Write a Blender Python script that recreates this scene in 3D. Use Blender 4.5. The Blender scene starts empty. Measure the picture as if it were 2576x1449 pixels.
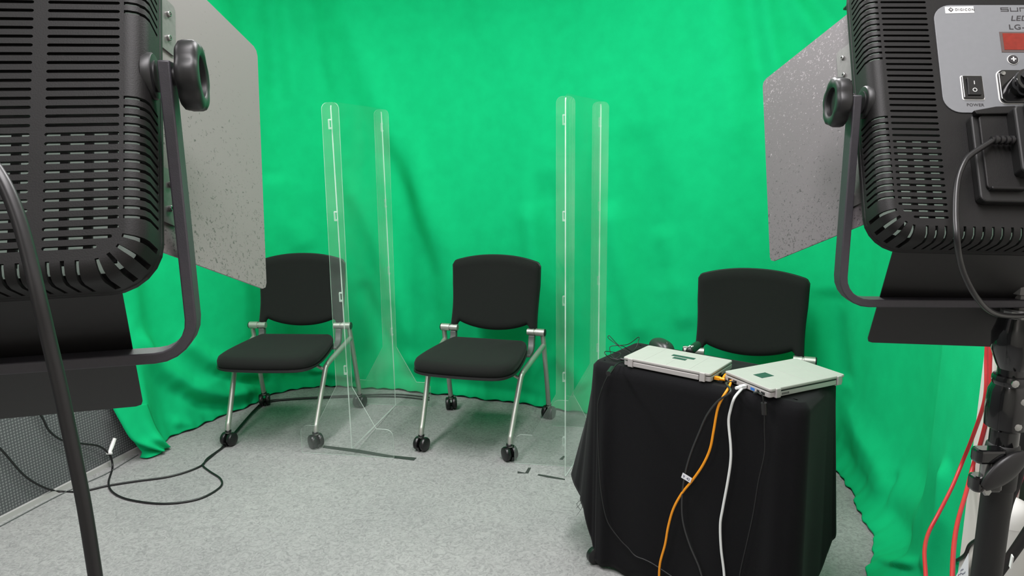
import bpy, bmesh, math, random
import numpy as np
from mathutils import Vector, Matrix, geometry

random.seed(7)
rng = np.random.default_rng(7)
sc = bpy.context.scene
COL = sc.collection

# ------------------------------------------------------------------ camera
FPX, PITCH, ROLL, CAMH = 1803.1, math.radians(11.36), math.radians(-0.82), 1.38
CXP, CYP = 1288.0, 724.5
_f = Vector((0, math.cos(PITCH), -math.sin(PITCH)))
_r0 = Vector((1, 0, 0))
_u0 = _r0.cross(_f)
CR = _r0 * math.cos(ROLL) + _u0 * math.sin(ROLL)
CU = -_r0 * math.sin(ROLL) + _u0 * math.cos(ROLL)
cam_data = bpy.data.cameras.new('camera')
cam_data.sensor_width = 36.0
cam_data.lens = FPX / 2576.0 * 36.0
cam_data.clip_start = 0.02
cam = bpy.data.objects.new('camera', cam_data)
COL.objects.link(cam)
m = Matrix((CR, CU, -_f)).transposed().to_4x4()
m.translation = Vector((0, 0, CAMH))
cam.matrix_world = m
sc.camera = cam

# ------------------------------------------------------------------ room frame (the room is turned 17.5 degrees to the lens)
E1, E2 = Vector((0.954, -0.300, 0)), Vector((0.300, 0.954, 0))
def RW(a, b, z=0.0):
    v = E1 * a + E2 * b
    return Vector((v.x, v.y, z))
ROOM_A0, ROOM_A1, ROOM_B0, ROOM_B1, ROOM_H = -2.62, 0.92, -2.3, 3.66, 2.62
ROOM_YAW = math.atan2(E1.y, E1.x)

# ------------------------------------------------------------------ light
world = bpy.data.worlds.new('world')
sc.world = world
world.use_nodes = True
world.node_tree.nodes['Background'].inputs[0].default_value = (0.9, 0.95, 1.0, 1)
world.node_tree.nodes['Background'].inputs[1].default_value = 0.3
LIGHTS = [(-1.75, 2.05, 43), (-0.25, 2.05, 43), (-1.75, 0.45, 34), (0.05, 0.15, 34), (-1.0, -1.6, 12)]
for a, b, p in LIGHTS:
    ld = bpy.data.lights.new('ceiling_tube_light', 'AREA')
    ld.shape = 'RECTANGLE'; ld.size = 0.32; ld.size_y = 1.2
    ld.energy = p; ld.color = (1.0, 0.96, 0.98)
    lo = bpy.data.objects.new('ceiling_tube_light', ld)
    lo.location = RW(a, b, ROOM_H - 0.075)
    lo.rotation_euler = (0, 0, ROOM_YAW)
    COL.objects.link(lo)
sc.view_settings.view_transform = 'Standard'
sc.view_settings.look = 'None'
sc.view_settings.gamma = 1.0
sc.view_settings.use_curve_mapping = False
sc.view_settings.exposure = 0.0

# ------------------------------------------------------------------ sight lines: read a real position off a known surface
def ray(px, py):
    return _f + CR * ((px - CXP) / FPX) - CU * ((py - CYP) / FPX)
CAMP = Vector((0, 0, CAMH))
def at_z(px, py, z=0.0):
    d = ray(px, py)
    return CAMP + d * ((z - CAMH) / d.z)
def at_plane(px, py, p0, n):
    d = ray(px, py)
    return CAMP + d * ((Vector(p0) - CAMP).dot(n) / d.dot(n))
def at_y(px, py, y):
    d = ray(px, py)
    return CAMP + d * (y / d.y)

# ------------------------------------------------------------------ materials
MATS = {}
def s2l(c):
    return tuple((x / 12.92 if x <= 0.04045 else ((x + 0.055) / 1.055) ** 2.4) for x in [v / 255.0 for v in c])
def mat(name, rgb, rough=0.5, metal=0.0, noise=0.0, nscale=40.0, bump=0.0, bscale=200.0, spec=0.5, sheen=0.0, coat=0.0):
    m = bpy.data.materials.new(name); m.use_nodes = True
    nt = m.node_tree; b = nt.nodes['Principled BSDF']
    c = s2l(rgb)
    b.inputs['Base Color'].default_value = (*c, 1)
    b.inputs['Roughness'].default_value = rough
    b.inputs['Metallic'].default_value = metal
    b.inputs['Specular IOR Level'].default_value = spec
    if sheen: b.inputs['Sheen Weight'].default_value = sheen
    if coat: b.inputs['Coat Weight'].default_value = coat
    tc = nt.nodes.new('ShaderNodeTexCoord')
    if noise:
        n = nt.nodes.new('ShaderNodeTexNoise'); n.inputs['Scale'].default_value = nscale; n.inputs['Detail'].default_value = 5
        nt.links.new(tc.outputs['Object'], n.inputs['Vector'])
        r = nt.nodes.new('ShaderNodeValToRGB')
        r.color_ramp.elements[0].position = 0.3; r.color_ramp.elements[1].position = 0.7
        r.color_ramp.elements[0].color = (*[x * (1 - noise) for x in c], 1)
        r.color_ramp.elements[1].color = (*[min(1, x * (1 + noise)) for x in c], 1)
        nt.links.new(n.outputs['Fac'], r.inputs['Fac'])
        nt.links.new(r.outputs['Color'], b.inputs['Base Color'])
    if bump:
        n2 = nt.nodes.new('ShaderNodeTexNoise'); n2.inputs['Scale'].default_value = bscale; n2.inputs['Detail'].default_value = 3
        nt.links.new(tc.outputs['Object'], n2.inputs['Vector'])
        bp = nt.nodes.new('ShaderNodeBump'); bp.inputs['Strength'].default_value = bump; bp.inputs['Distance'].default_value = 0.001
        nt.links.new(n2.outputs['Fac'], bp.inputs['Height'])
        nt.links.new(bp.outputs['Normal'], b.inputs['Normal'])
    MATS[name] = m
    return m
M = MATS
mat('green_cloth', (8, 180, 114), 0.9, noise=0.05, nscale=14, bump=0.35, bscale=520, spec=0.15)
mat('black_cloth', (14, 14, 16), 0.95, noise=0.12, nscale=300, bump=0.3, bscale=700, spec=0.15, sheen=0.05)
mat('chair_fabric', (22, 24, 22), 0.92, noise=0.15, nscale=500, bump=0.4, bscale=900, spec=0.2, sheen=0.04)
mat('chair_plastic', (26, 26, 26), 0.45, bump=0.1, bscale=900)
mat('chair_bracket', (84, 86, 84), 0.45, bump=0.1, bscale=900)
mat('silver_tube', (176, 177, 170), 0.42, metal=0.7, noise=0.03, nscale=60)
mat('caster_black', (20, 20, 21), 0.32)
mat('lamp_black', (17, 16, 16), 0.55, noise=0.08, nscale=120, bump=0.12, bscale=900, spec=0.35)
mat('lamp_dark', (15, 15, 15), 0.55)
mat('yoke_black', (58, 56, 61), 0.5, noise=0.06, nscale=200, bump=0.15, bscale=1200)
mat('knob_black', (26, 26, 27), 0.45, noise=0.06, nscale=100)
mat('panel_grey', (120, 122, 125), 0.5, noise=0.02, nscale=200)
mat('hinge_grey', (120, 119, 117), 0.4, metal=0.4, noise=0.08, nscale=300)
mat('screw_steel', (170, 170, 168), 0.25, metal=0.9)
mat('print_dark', (48, 46, 48), 0.6)
mat('print_white', (225, 225, 222), 0.6)
mat('sticker_white', (232, 232, 230), 0.5)
mat('display_red', (128, 40, 30), 0.25, noise=0.12, nscale=250)
mat('display_frame', (92, 78, 76), 0.35)
mat('gloss_black', (18, 18, 19), 0.12, coat=0.5)
mat('rubber_black', (28, 27, 28), 0.38, noise=0.1, nscale=80)
mat('cable_black', (20, 20, 21), 0.45)
mat('cable_orange', (238, 150, 18), 0.4, noise=0.05)
mat('cable_white', (222, 224, 222), 0.4)
mat('cable_red', (186, 44, 48), 0.4, noise=0.05)
mat('cable_pink', (205, 40, 90), 0.4)
mat('cable_dark', (44, 44, 45), 0.4)
mat('line_grey', (92, 94, 94), 0.5)
mat('laptop_lid', (162, 160, 156), 0.45, metal=0.0, noise=0.02, nscale=30)
mat('laptop_base', (172, 168, 166), 0.4, metal=0.1)
mat('dark_sticker', (38, 66, 58), 0.5)
mat('port_dark', (28, 28, 30), 0.5)
mat('usb_blue', (50, 110, 190), 0.4)
mat('mouse_grey', (36, 38, 37), 0.35)
mat('tape_black', (50, 53, 51), 0.6, noise=0.15, nscale=120)
mat('white_plastic', (236, 236, 233), 0.4)
mat('wall_white', (205, 200, 194), 0.8, noise=0.02, nscale=5, bump=0.1, bscale=150)
mat('baseboard_grey', (170, 168, 166), 0.6)
mat('ceiling_white', (225, 225, 220), 0.9)
mat('chrome_wire', (150, 156, 150), 0.25, metal=0.9)
mat('paper_white', (222, 222, 226), 0.8)
mat('ink_grey', (95, 98, 118), 0.8)

def translucent_white(name):
    m = bpy.data.materials.new(name); m.use_nodes = True; nt = m.node_tree
    for n in list(nt.nodes): nt.nodes.remove(n)
    o = nt.nodes.new('ShaderNodeOutputMaterial'); a = nt.nodes.new('ShaderNodeBsdfTranslucent'); d = nt.nodes.new('ShaderNodeBsdfDiffuse')
    a.inputs[0].default_value = (0.9, 0.9, 0.9, 1); d.inputs[0].default_value = (0.8, 0.8, 0.8, 1)
    x = nt.nodes.new('ShaderNodeMixShader'); x.inputs[0].default_value = 0.35
    nt.links.new(a.outputs[0], x.inputs[1]); nt.links.new(d.outputs[0], x.inputs[2]); nt.links.new(x.outputs[0], o.inputs[0])
    MATS[name] = m
translucent_white('diffuser_white')

def acrylic(name, veil, gloss):
    m = bpy.data.materials.new(name); m.use_nodes = True; nt = m.node_tree
    for n in list(nt.nodes): nt.nodes.remove(n)
    o = nt.nodes.new('ShaderNodeOutputMaterial')
    t = nt.nodes.new('ShaderNodeBsdfTransparent'); t.inputs[0].default_value = (0.985, 0.992, 0.988, 1)
    g = nt.nodes.new('ShaderNodeBsdfGlossy'); g.inputs['Roughness'].default_value = 0.03
    d = nt.nodes.new('ShaderNodeBsdfTranslucent'); d.inputs[0].default_value = (0.9, 0.95, 0.92, 1)
    d2 = nt.nodes.new('ShaderNodeBsdfDiffuse'); d2.inputs[0].default_value = (0.9, 0.95, 0.92, 1)
    lw = nt.nodes.new('ShaderNodeLayerWeight')
    pw = nt.nodes.new('ShaderNodeMath'); pw.operation = 'POWER'; pw.inputs[1].default_value = 5.0
    nt.links.new(lw.outputs['Facing'], pw.inputs[0])
    ml = nt.nodes.new('ShaderNodeMath'); ml.operation = 'MULTIPLY_ADD'; ml.inputs[1].default_value = 0.45 * gloss; ml.inputs[2].default_value = 0.02 * gloss; ml.use_clamp = True
    nt.links.new(pw.outputs[0], ml.inputs[0])
    tc = nt.nodes.new('ShaderNodeTexCoord'); n = nt.nodes.new('ShaderNodeTexNoise'); n.inputs['Scale'].default_value = 3.0; n.inputs['Detail'].default_value = 4
    nt.links.new(tc.outputs['Object'], n.inputs['Vector'])
    mv = nt.nodes.new('ShaderNodeMapRange'); mv.inputs[1].default_value = 0.35; mv.inputs[2].default_value = 0.65
    mv.inputs[3].default_value = veil * 0.35; mv.inputs[4].default_value = veil * 1.6  # pale mix varied by noise paints in the reflections veiling the acrylic
    nt.links.new(n.outputs['Fac'], mv.inputs[0])
    dd = nt.nodes.new('ShaderNodeMixShader'); dd.inputs[0].default_value = 0.5
    nt.links.new(d.outputs[0], dd.inputs[1]); nt.links.new(d2.outputs[0], dd.inputs[2])
    x1 = nt.nodes.new('ShaderNodeMixShader'); nt.links.new(mv.outputs[0], x1.inputs[0])
    nt.links.new(t.outputs[0], x1.inputs[1]); nt.links.new(dd.outputs[0], x1.inputs[2])
    x2 = nt.nodes.new('ShaderNodeMixShader'); nt.links.new(ml.outputs[0], x2.inputs[0])
    nt.links.new(x1.outputs[0], x2.inputs[1]); nt.links.new(g.outputs[0], x2.inputs[2])
    nt.links.new(x2.outputs[0], o.inputs[0])
    MATS[name] = m
acrylic('acrylic_sheet', 0.012, 1.0)
acrylic('acrylic_fin', 0.05, 1.0)
acrylic('acrylic_edge', 0.85, 1.6)
acrylic('acrylic_tab', 0.35, 2.0)

def carpet():
    m = bpy.data.materials.new('carpet_grey'); m.use_nodes = True; nt = m.node_tree; b = nt.nodes['Principled BSDF']
    b.inputs['Roughness'].default_value = 0.95; b.inputs['Specular IOR Level'].default_value = 0.1
    tc = nt.nodes.new('ShaderNodeTexCoord')
    def noise(scale, det, dist=0.0):
        n = nt.nodes.new('ShaderNodeTexNoise'); n.inputs['Scale'].default_value = scale; n.inputs['Detail'].default_value = det
        n.inputs['Distortion'].default_value = dist
        nt.links.new(tc.outputs['Object'], n.inputs['Vector']); return n
    n1 = noise(38, 6, 2.5); n2 = noise(1.4, 2); n3 = noise(260, 3); n4 = noise(75, 2, 3.0)
    r1 = nt.nodes.new('ShaderNodeValToRGB')
    r1.color_ramp.elements[0].position = 0.30; r1.color_ramp.elements[0].color = (*s2l((126, 126, 126)), 1)
    r1.color_ramp.elements[1].position = 0.62; r1.color_ramp.elements[1].color = (*s2l((152, 152, 151)), 1)
    nt.links.new(n1.outputs['Fac'], r1.inputs['Fac'])
    r2 = nt.nodes.new('ShaderNodeValToRGB')
    r2.color_ramp.elements[0].position = 0.35; r2.color_ramp.elements[0].color = (0.93, 0.93, 0.93, 1)
    r2.color_ramp.elements[1].position = 0.65; r2.color_ramp.elements[1].color = (1.05, 1.05, 1.04, 1)
    nt.links.new(n2.outputs['Fac'], r2.inputs['Fac'])
    r4 = nt.nodes.new('ShaderNodeValToRGB')
    r4.color_ramp.elements[0].position = 0.27; r4.color_ramp.elements[0].color = (0.62, 0.62, 0.62, 1)
    r4.color_ramp.elements[1].position = 0.40; r4.color_ramp.elements[1].color = (1, 1, 1, 1)
    nt.links.new(n4.outputs['Fac'], r4.inputs['Fac'])
    mx = nt.nodes.new('ShaderNodeMixRGB'); mx.blend_type = 'MULTIPLY'; mx.inputs[0].default_value = 1
    nt.links.new(r1.outputs[0], mx.inputs[1]); nt.links.new(r2.outputs[0], mx.inputs[2])
    mx2 = nt.nodes.new('ShaderNodeMixRGB'); mx2.blend_type = 'MULTIPLY'; mx2.inputs[0].default_value = 0.8
    nt.links.new(mx.outputs[0], mx2.inputs[1]); nt.links.new(r4.outputs[0], mx2.inputs[2])
    nt.links.new(mx2.outputs[0], b.inputs['Base Color'])
    bp = nt.nodes.new('ShaderNodeBump'); bp.inputs['Strength'].default_value = 0.5; bp.inputs['Distance'].default_value = 0.002
    nt.links.new(n3.outputs['Fac'], bp.inputs['Height']); nt.links.new(bp.outputs['Normal'], b.inputs['Normal'])
    MATS['carpet_grey'] = m
carpet()

def ribbed(name, c1, c2, scale):
    m = bpy.data.materials.new(name); m.use_nodes = True; nt = m.node_tree; b = nt.nodes['Principled BSDF']
    b.inputs['Roughness'].default_value = 0.85
    tc = nt.nodes.new('ShaderNodeTexCoord')
    w = nt.nodes.new('ShaderNodeTexWave'); w.wave_type = 'BANDS'; w.bands_direction = 'Z'; w.inputs['Scale'].default_value = scale
    w.inputs['Distortion'].default_value = 0.4
    nt.links.new(tc.outputs['Object'], w.inputs['Vector'])
    w2 = nt.nodes.new('ShaderNodeTexWave'); w2.wave_type = 'BANDS'; w2.bands_direction = 'Y'; w2.inputs['Scale'].default_value = scale
    nt.links.new(tc.outputs['Object'], w2.inputs['Vector'])
    mm = nt.nodes.new('ShaderNodeMath'); mm.operation = 'MULTIPLY'
    nt.links.new(w.outputs['Fac'], mm.inputs[0]); nt.links.new(w2.outputs['Fac'], mm.inputs[1])
    r = nt.nodes.new('ShaderNodeValToRGB'); r.color_ramp.elements[0].color = (*s2l(c1), 1); r.color_ramp.elements[1].color = (*s2l(c2), 1)
    nt.links.new(mm.outputs[0], r.inputs['Fac']); nt.links.new(r.outputs[0], b.inputs['Base Color'])
    MATS[name] = m
ribbed('grey_fabric_wall', (72, 74, 76), (128, 130, 130), 26)

def barn_mat(name, base, light_specks):
    m = bpy.data.materials.new(name); m.use_nodes = True; nt = m.node_tree; b = nt.nodes['Principled BSDF']
    b.inputs['Roughness'].default_value = 0.45; b.inputs['Specular IOR Level'].default_value = 0.5
    tc = nt.nodes.new('ShaderNodeTexCoord'); sp = nt.nodes.new('ShaderNodeSeparateXYZ')
    nt.links.new(tc.outputs['Object'], sp.inputs[0])
    c = s2l(base)
    def specks(scale, k, lo, hi, invert):
        n = nt.nodes.new('ShaderNodeTexNoise'); n.inputs['Scale'].default_value = scale; n.inputs['Detail'].default_value = 3; n.inputs['Distortion'].default_value = 1.2
        nt.links.new(tc.outputs['Object'], n.inputs['Vector'])
        a = nt.nodes.new('ShaderNodeMath'); a.operation = 'MULTIPLY_ADD'; a.inputs[1].default_value = k
        nt.links.new(sp.outputs['Y'], a.inputs[0]); nt.links.new(n.outputs['Fac'], a.inputs[2])
        r = nt.nodes.new('ShaderNodeMapRange'); r.inputs[1].default_value = lo; r.inputs[2].default_value = hi
        if invert: r.inputs[3].default_value = 1.0; r.inputs[4].default_value = 0.0
        nt.links.new(a.outputs[0], r.inputs[0]); return r
    dk = specks(330, 0.55, 0.30, 0.36, True)        # dark scuffs, thicker towards the lower edge
    m1 = nt.nodes.new('ShaderNodeMixRGB'); m1.inputs[1].default_value = (*c, 1); m1.inputs[2].default_value = (*[x * 0.42 for x in c], 1)
    nt.links.new(dk.outputs[0], m1.inputs[0]); out = m1
    if light_specks:
        lt = specks(300, 0.55, 0.66, 0.70, False)    # pale flecks near the upper edge
        m2 = nt.nodes.new('ShaderNodeMixRGB'); m2.inputs[2].default_value = (*[min(1, x * 2.2) for x in c], 1)
        nt.links.new(lt.outputs[0], m2.inputs[0]); nt.links.new(m1.outputs[0], m2.inputs[1]); out = m2
    nt.links.new(out.outputs[0], b.inputs['Base Color'])
    MATS[name] = m
barn_mat('barn_grey', (128, 123, 122), False)
barn_mat('barn_grey_scuffed', (112, 107, 109), True)
mat('barn_black', (22, 21, 21), 0.5, noise=0.1, nscale=200)

# ------------------------------------------------------------------ mesh helpers
class MB:
    def __init__(s): s.v = []; s.f = []; s.mi = []
    def add(s, v, f, mi=0):
        o = len(s.v); s.v += [tuple(p) for p in v]; s.f += [tuple(i + o for i in q) for q in f]; s.mi += [mi] * len(f); return s
    def box(s, x0, x1, y0, y1, z0, z1, mi=0, mtx=None):
        v = [Vector((x, y, z)) for z in (z0, z1) for y in (y0, y1) for x in (x0, x1)]
        if mtx: v = [mtx @ p for p in v]
        return s.add(v, [(0, 2, 3, 1), (4, 5, 7, 6), (0, 1, 5, 4), (2, 6, 7, 3), (0, 4, 6, 2), (1, 3, 7, 5)], mi)
    def tube(s, pts, r, n=10, mi=0, caps=True):
        pts = [Vector(p) for p in pts]; k = len(pts)
        rs = r if isinstance(r, (list, tuple)) else [r] * k
        tang = [(pts[min(i + 1, k - 1)] - pts[max(i - 1, 0)]).normalized() for i in range(k)]
        a = Vector((0, 0, 1)) if abs(tang[0].z) < 0.9 else Vector((1, 0, 0))
        nrm = (a - tang[0] * a.dot(tang[0])).normalized()
        V = []
        for i in range(k):
            t = tang[i]; nrm = (nrm - t * nrm.dot(t)).normalized(); b = t.cross(nrm)
            for j in range(n):
                an = 2 * math.pi * j / n
                V.append(pts[i] + (nrm * math.cos(an) + b * math.sin(an)) * rs[i])
        F = [(i * n + j, i * n + (j + 1) % n, (i + 1) * n + (j + 1) % n, (i + 1) * n + j) for i in range(k - 1) for j in range(n)]
        if caps: F += [tuple(range(n))[::-1], tuple(range((k - 1) * n, k * n))]
        return s.add(V, F, mi)
    def lathe(s, prof, n=24, mtx=None, mi=0):
        V = []
        for r, z in prof:
            for j in range(n):
                a = 2 * math.pi * j / n; p = Vector((r * math.cos(a), r * math.sin(a), z)); V.append(mtx @ p if mtx else p)
        k = len(prof)
        F = [(i * n + j, i * n + (j + 1) % n, (i + 1) * n + (j + 1) % n, (i + 1) * n + j) for i in range(k - 1) for j in range(n)]
        F += [tuple(range(n))[::-1], tuple(range((k - 1) * n, k * n))]
        return s.add(V, F, mi)
    def prism(s, outline, z0, z1, mtx=None, mi=0, side_mi=None):
        n = len(outline)
        V = [Vector((x, y, z0)) for x, y in outline] + [Vector((x, y, z1)) for x, y in outline]
        if mtx: V = [mtx @ p for p in V]
        o = len(s.v)
        s.add(V, [tuple(range(n))[::-1], tuple(range(n, 2 * n))], mi)
        F = [(i + o, (i + 1) % n + o, (i + 1) % n + n + o, i + n + o) for i in range(n)]
        s.f += F; s.mi += [mi if side_mi is None else side_mi] * n
        return s
    def obj(s, name, mats, parent=None, smooth=False, angle=None, bevel=0.0, seg=2, recalc=True):
        me = bpy.data.meshes.new(name)
        me.from_pydata(s.v, [], s.f)
        mats = mats if isinstance(mats, (list, tuple)) else [mats]
        for q in mats: me.materials.append(M[q])
        for p, i in zip(me.polygons, s.mi): p.material_index = i
        if recalc:
            bm = bmesh.new(); bm.from_mesh(me); bmesh.ops.recalc_face_normals(bm, faces=bm.faces[:]); bm.to_mesh(me); bm.free()
        if smooth:
            for p in me.polygons: p.use_smooth = True
            try: me.set_sharp_from_angle(angle=math.radians(angle or 42))
            except Exception: pass
        ob = bpy.data.objects.new(name, me); COL.objects.link(ob)
        if parent: ob.parent = parent
        if bevel:
            b = ob.modifiers.new('bevel', 'BEVEL'); b.width = bevel; b.segments = seg; b.limit_method = 'ANGLE'; b.angle_limit = math.radians(40)
        return ob
def spline(pts, sub=8):
    P = [Vector(p) for p in pts]; out = []
    for i in range(len(P) - 1):
        p0, p1, p2, p3 = P[max(i - 1, 0)], P[i], P[i + 1], P[min(i + 2, len(P) - 1)]
        for k in range(sub):
            t = k / sub
            out.append(0.5 * ((2 * p1) + (p2 - p0) * t + (2 * p0 - 5 * p1 + 4 * p2 - p3) * t * t + (3 * p1 - p0 - 3 * p2 + p3) * t ** 3))
    out.append(P[-1]); return out
def rrect(x0, x1, y0, y1, r, n=5):
    out = []
    for cx, cy, a0 in ((x1 - r, y1 - r, 0), (x0 + r, y1 - r, 90), (x0 + r, y0 + r, 180), (x1 - r, y0 + r, 270)):
        for k in range(n + 1):
            a = math.radians(a0 + 90 * k / n); out.append((cx + r * math.cos(a), cy + r * math.sin(a)))
    return out
def empty(name, loc, label, cat, group=None, rot=None, mtx=None):
    o = bpy.data.objects.new(name, None); COL.objects.link(o); o.empty_display_size = 0.1
    if mtx is not None: o.matrix_world = mtx
    else:
        o.location = loc
        if rot: o.rotation_euler = rot
    o['label'] = label; o['category'] = cat
    if group: o['group'] = group
    return o
def tag(o, label, cat, group=None):
    o['label'] = label; o['category'] = cat
    if group: o['group'] = group
    return o
def struct(o, label=None):
    o['kind'] = 'structure'
    if label: o['label'] = label
    return o
def text_part(name, body, size, mname, parent, mtx, align='LEFT', shear=0.0, space=1.0, xs=1.0):
    cu = bpy.data.curves.new(name, 'FONT'); cu.body = body; cu.size = size; cu.align_x = align; cu.shear = shear; cu.space_character = space; cu.extrude = 0.0001; cu.offset = size * 0.012
    t = bpy.data.objects.new(name + '_tmp', cu); COL.objects.link(t)
    dg = bpy.context.evaluated_depsgraph_get()
    me = bpy.data.meshes.new_from_object(t.evaluated_get(dg))
    bpy.data.objects.remove(t)
    me.name = name; me.materials.clear(); me.materials.append(M[mname])
    o = bpy.data.objects.new(name, me); COL.objects.link(o); o.parent = parent
    o.matrix_local = mtx @ Matrix.Diagonal((xs, 1, 1, 1))
    return o
def T(x, y, z): return Matrix.Translation((x, y, z))
def axis_mtx(loc, zdir, xhint=(1, 0, 0)):
    z = Vector(zdir).normalized(); x = Vector(xhint); x = (x - z * x.dot(z))
    if x.length < 1e-6: x = Vector((0, 1, 0)) - z * z.y
    x.normalize(); y = z.cross(x)
    mm = Matrix((x, y, z)).transposed().to_4x4(); mm.translation = Vector(loc); return mm

# ------------------------------------------------------------------ room shell
def room_box(name, a0, a1, b0, b1, z0, z1, mname, label=None, bevel=0):
    mb = MB()
    V = [RW(a, b, z) for z in (z0, z1) for b in (b0, b1) for a in (a0, a1)]
    org = RW((a0 + a1) / 2, (b0 + b1) / 2, z0)
    rotm = Matrix.Rotation(ROOM_YAW, 4, 'Z')
    inv = (Matrix.Translation(org) @ rotm).inverted()
    mb.add([inv @ v for v in V], [(0, 2, 3, 1), (4, 5, 7, 6), (0, 1, 5, 4), (2, 6, 7, 3), (0, 4, 6, 2), (1, 3, 7, 5)])
    o = mb.obj(name, mname, bevel=bevel); o.location = org; o.rotation_euler = (0, 0, ROOM_YAW)
    return struct(o, label)
t = 0.08
room_box('floor', ROOM_A0 - t, ROOM_A1 + t, ROOM_B0 - t, ROOM_B1 + t, -0.06, 0.0, 'carpet_grey', 'grey flecked carpet floor of the studio')
room_box('ceiling', ROOM_A0 - t, ROOM_A1 + t, ROOM_B0 - t, ROOM_B1 + t, ROOM_H, ROOM_H + 0.06, 'ceiling_white')
room_box('wall_left', ROOM_A0 - t, ROOM_A0, ROOM_B0 - t, ROOM_B1 + t, 0, ROOM_H, 'grey_fabric_wall', 'dark grey ribbed fabric wall left of the green cloth')
room_box('wall_back', ROOM_A0, ROOM_A1, ROOM_B1, ROOM_B1 + t, 0, ROOM_H, 'wall_white')
room_box('wall_right', ROOM_A1, ROOM_A1 + t, ROOM_B0 - t, ROOM_B1 + t, 0, ROOM_H, 'wall_white', 'pale wall behind the light stand')
room_box('wall_rear', ROOM_A0, ROOM_A1, ROOM_B0 - t, ROOM_B0, 0, ROOM_H, 'wall_white')
room_box('baseboard_left', ROOM_A0, ROOM_A0 + 0.012, ROOM_B0, 2.55, 0, 0.020, 'baseboard_grey', 'low white baseboard under the grey wall')
CL_LAB = ['slim white ceiling fitting above the left chair', 'slim white ceiling fitting above the middle chair and partition', 'slim white ceiling fitting above the left studio light', 'slim white ceiling fitting above the right studio light', 'slim white ceiling fitting farthest behind the studio lights']
for (a, b, p), lab in zip(LIGHTS, CL_LAB):   # ceiling fittings
    e = empty('ceiling_light', RW(a, b, ROOM_H), lab, 'ceiling light', 'ceiling lights', rot=(0, 0, ROOM_YAW))
    MB().box(-0.18, 0.18, -0.62, 0.62, -0.06, 0).obj('housing', 'white_plastic', e, bevel=0.01)

# ------------------------------------------------------------------ green cloth
HEM = [(-2.565, 2.30), (-2.557, 2.41), (-2.545, 2.52), (-2.575, 2.63), (-2.545, 2.78), (-2.515, 2.92), (-2.475, 3.12), (-2.45, 3.30), (-2.34, 3.44), (-2.15, 3.50),
       (-1.9, 3.53), (-1.7, 3.535), (-1.3, 3.525), (-1.0, 3.50), (-0.72, 3.46), (-0.4, 3.42), (-0.1, 3.36), (0.20, 3.33), (0.38, 3.26), (0.45, 3.13), (0.465, 3.0), (0.49, 2.80), (0.50, 2.55), (0.485, 2.40), (0.44, 2.28), (0.43, 2.20), (0.46, 2.05), (0.50, 1.93), (0.53, 1.8), (0.53, 1.6), (0.53, 1.4)]
hem = spline([(a, b, 0) for a, b in HEM], 12)
hp = np.array([[RW(p.x, p.y).x, RW(p.x, p.y).y] for p in hem])
seg = np.linalg.norm(np.diff(hp, axis=0), axis=1); S = np.concatenate([[0], np.cumsum(seg)]); SL = S[-1]
_ha = np.array([[p.x, p.y] for p in hem])
_d = np.gradient(hp, axis=0); _d /= np.linalg.norm(_d, axis=1)[:, None]
IN = np.stack([_d[:, 1], -_d[:, 0]], 1)            # into the room
ker = np.hanning(41); ker /= ker.sum()
IN = np.stack([np.convolve(np.pad(IN[:, i], 20, mode='edge'), ker, 'valid') for i in (0, 1)], 1); IN /= np.linalg.norm(IN, axis=1)[:, None]
# how far the hem is kicked out into the room from the hanging cloth above it
a_, b_ = _ha[:, 0], _ha[:, 1]
kick = np.where(a_ < -2.3, 0.03, np.where(b_ > 3.2, 0.05, 0.05 + 0.10 * np.clip((3.2 - b_) / 0.6, 0, 1) * np.clip((b_ - 1.85) / 0.35, 0, 1)))
kick = np.convolve(np.pad(kick, 20, mode='edge'), ker, 'valid')
hang = hp - IN * kick[:, None]
def to_sz(px, py):
    d = ray(px, py); best = None
    for i in range(len(hang) - 1):
        p, q = hang[i], hang[i + 1]; e = q - p
        den = d.x * e[1] - d.y * e[0]
        if abs(den) < 1e-9: continue
        tt = (p[0] * e[1] - p[1] * e[0]) / den
        uu = (p[0] * d.y - p[1] * d.x) / den
        if tt > 0 and 0 <= uu <= 1: best = (S[i] + uu * seg[i], CAMH + d.z * tt)
    return best
NS, NZ, ZT = 760, 200, 2.56
zz = ZT * (np.linspace(0, 1, NZ) ** 1.15)
s0 = np.clip(0.12 - 0.33 * zz, 0, None)        # left border leans
s_end = np.full(NZ, to_sz(2453, 1100)[0])
UU = np.linspace(0, 1, NS)
SG = s0[:, None] * 1.0 + UU[None, :] * (s_end - s0)[:, None]
ZG = np.repeat(zz[:, None], NS, 1)
def stroke(pix, amp, sig, fade=0.16):
    P = [to_sz(*q) for q in pix]
    P = [p for p in P if p]
    dist = np.full(SG.shape, 1e9)
    L = sum(math.dist(P[i], P[i + 1]) for i in range(len(P) - 1)); acc = 0.0; al = np.zeros(SG.shape)
    for i in range(len(P) - 1):
        (x0, y0), (x1, y1) = P[i], P[i + 1]; dx, dy = x1 - x0, y1 - y0; l2 = dx * dx + dy * dy
        tt = np.clip(((SG - x0) * dx + (ZG - y0) * dy) / l2, 0, 1)
        dd = np.hypot(SG - x0 - tt * dx, ZG - y0 - tt * dy)
        mk = dd < dist; dist = np.where(mk, dd, dist); al = np.where(mk, acc + tt * math.sqrt(l2), al); acc += math.sqrt(l2)
    f = np.clip(np.minimum(al, L - al) / (fade * L), 0, 1); f = f * f * (3 - 2 * f)
    return amp * np.exp(-(dist / sig) ** 2) * (0.15 + 0.85 * f)
D = np.zeros(SG.shape)
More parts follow.
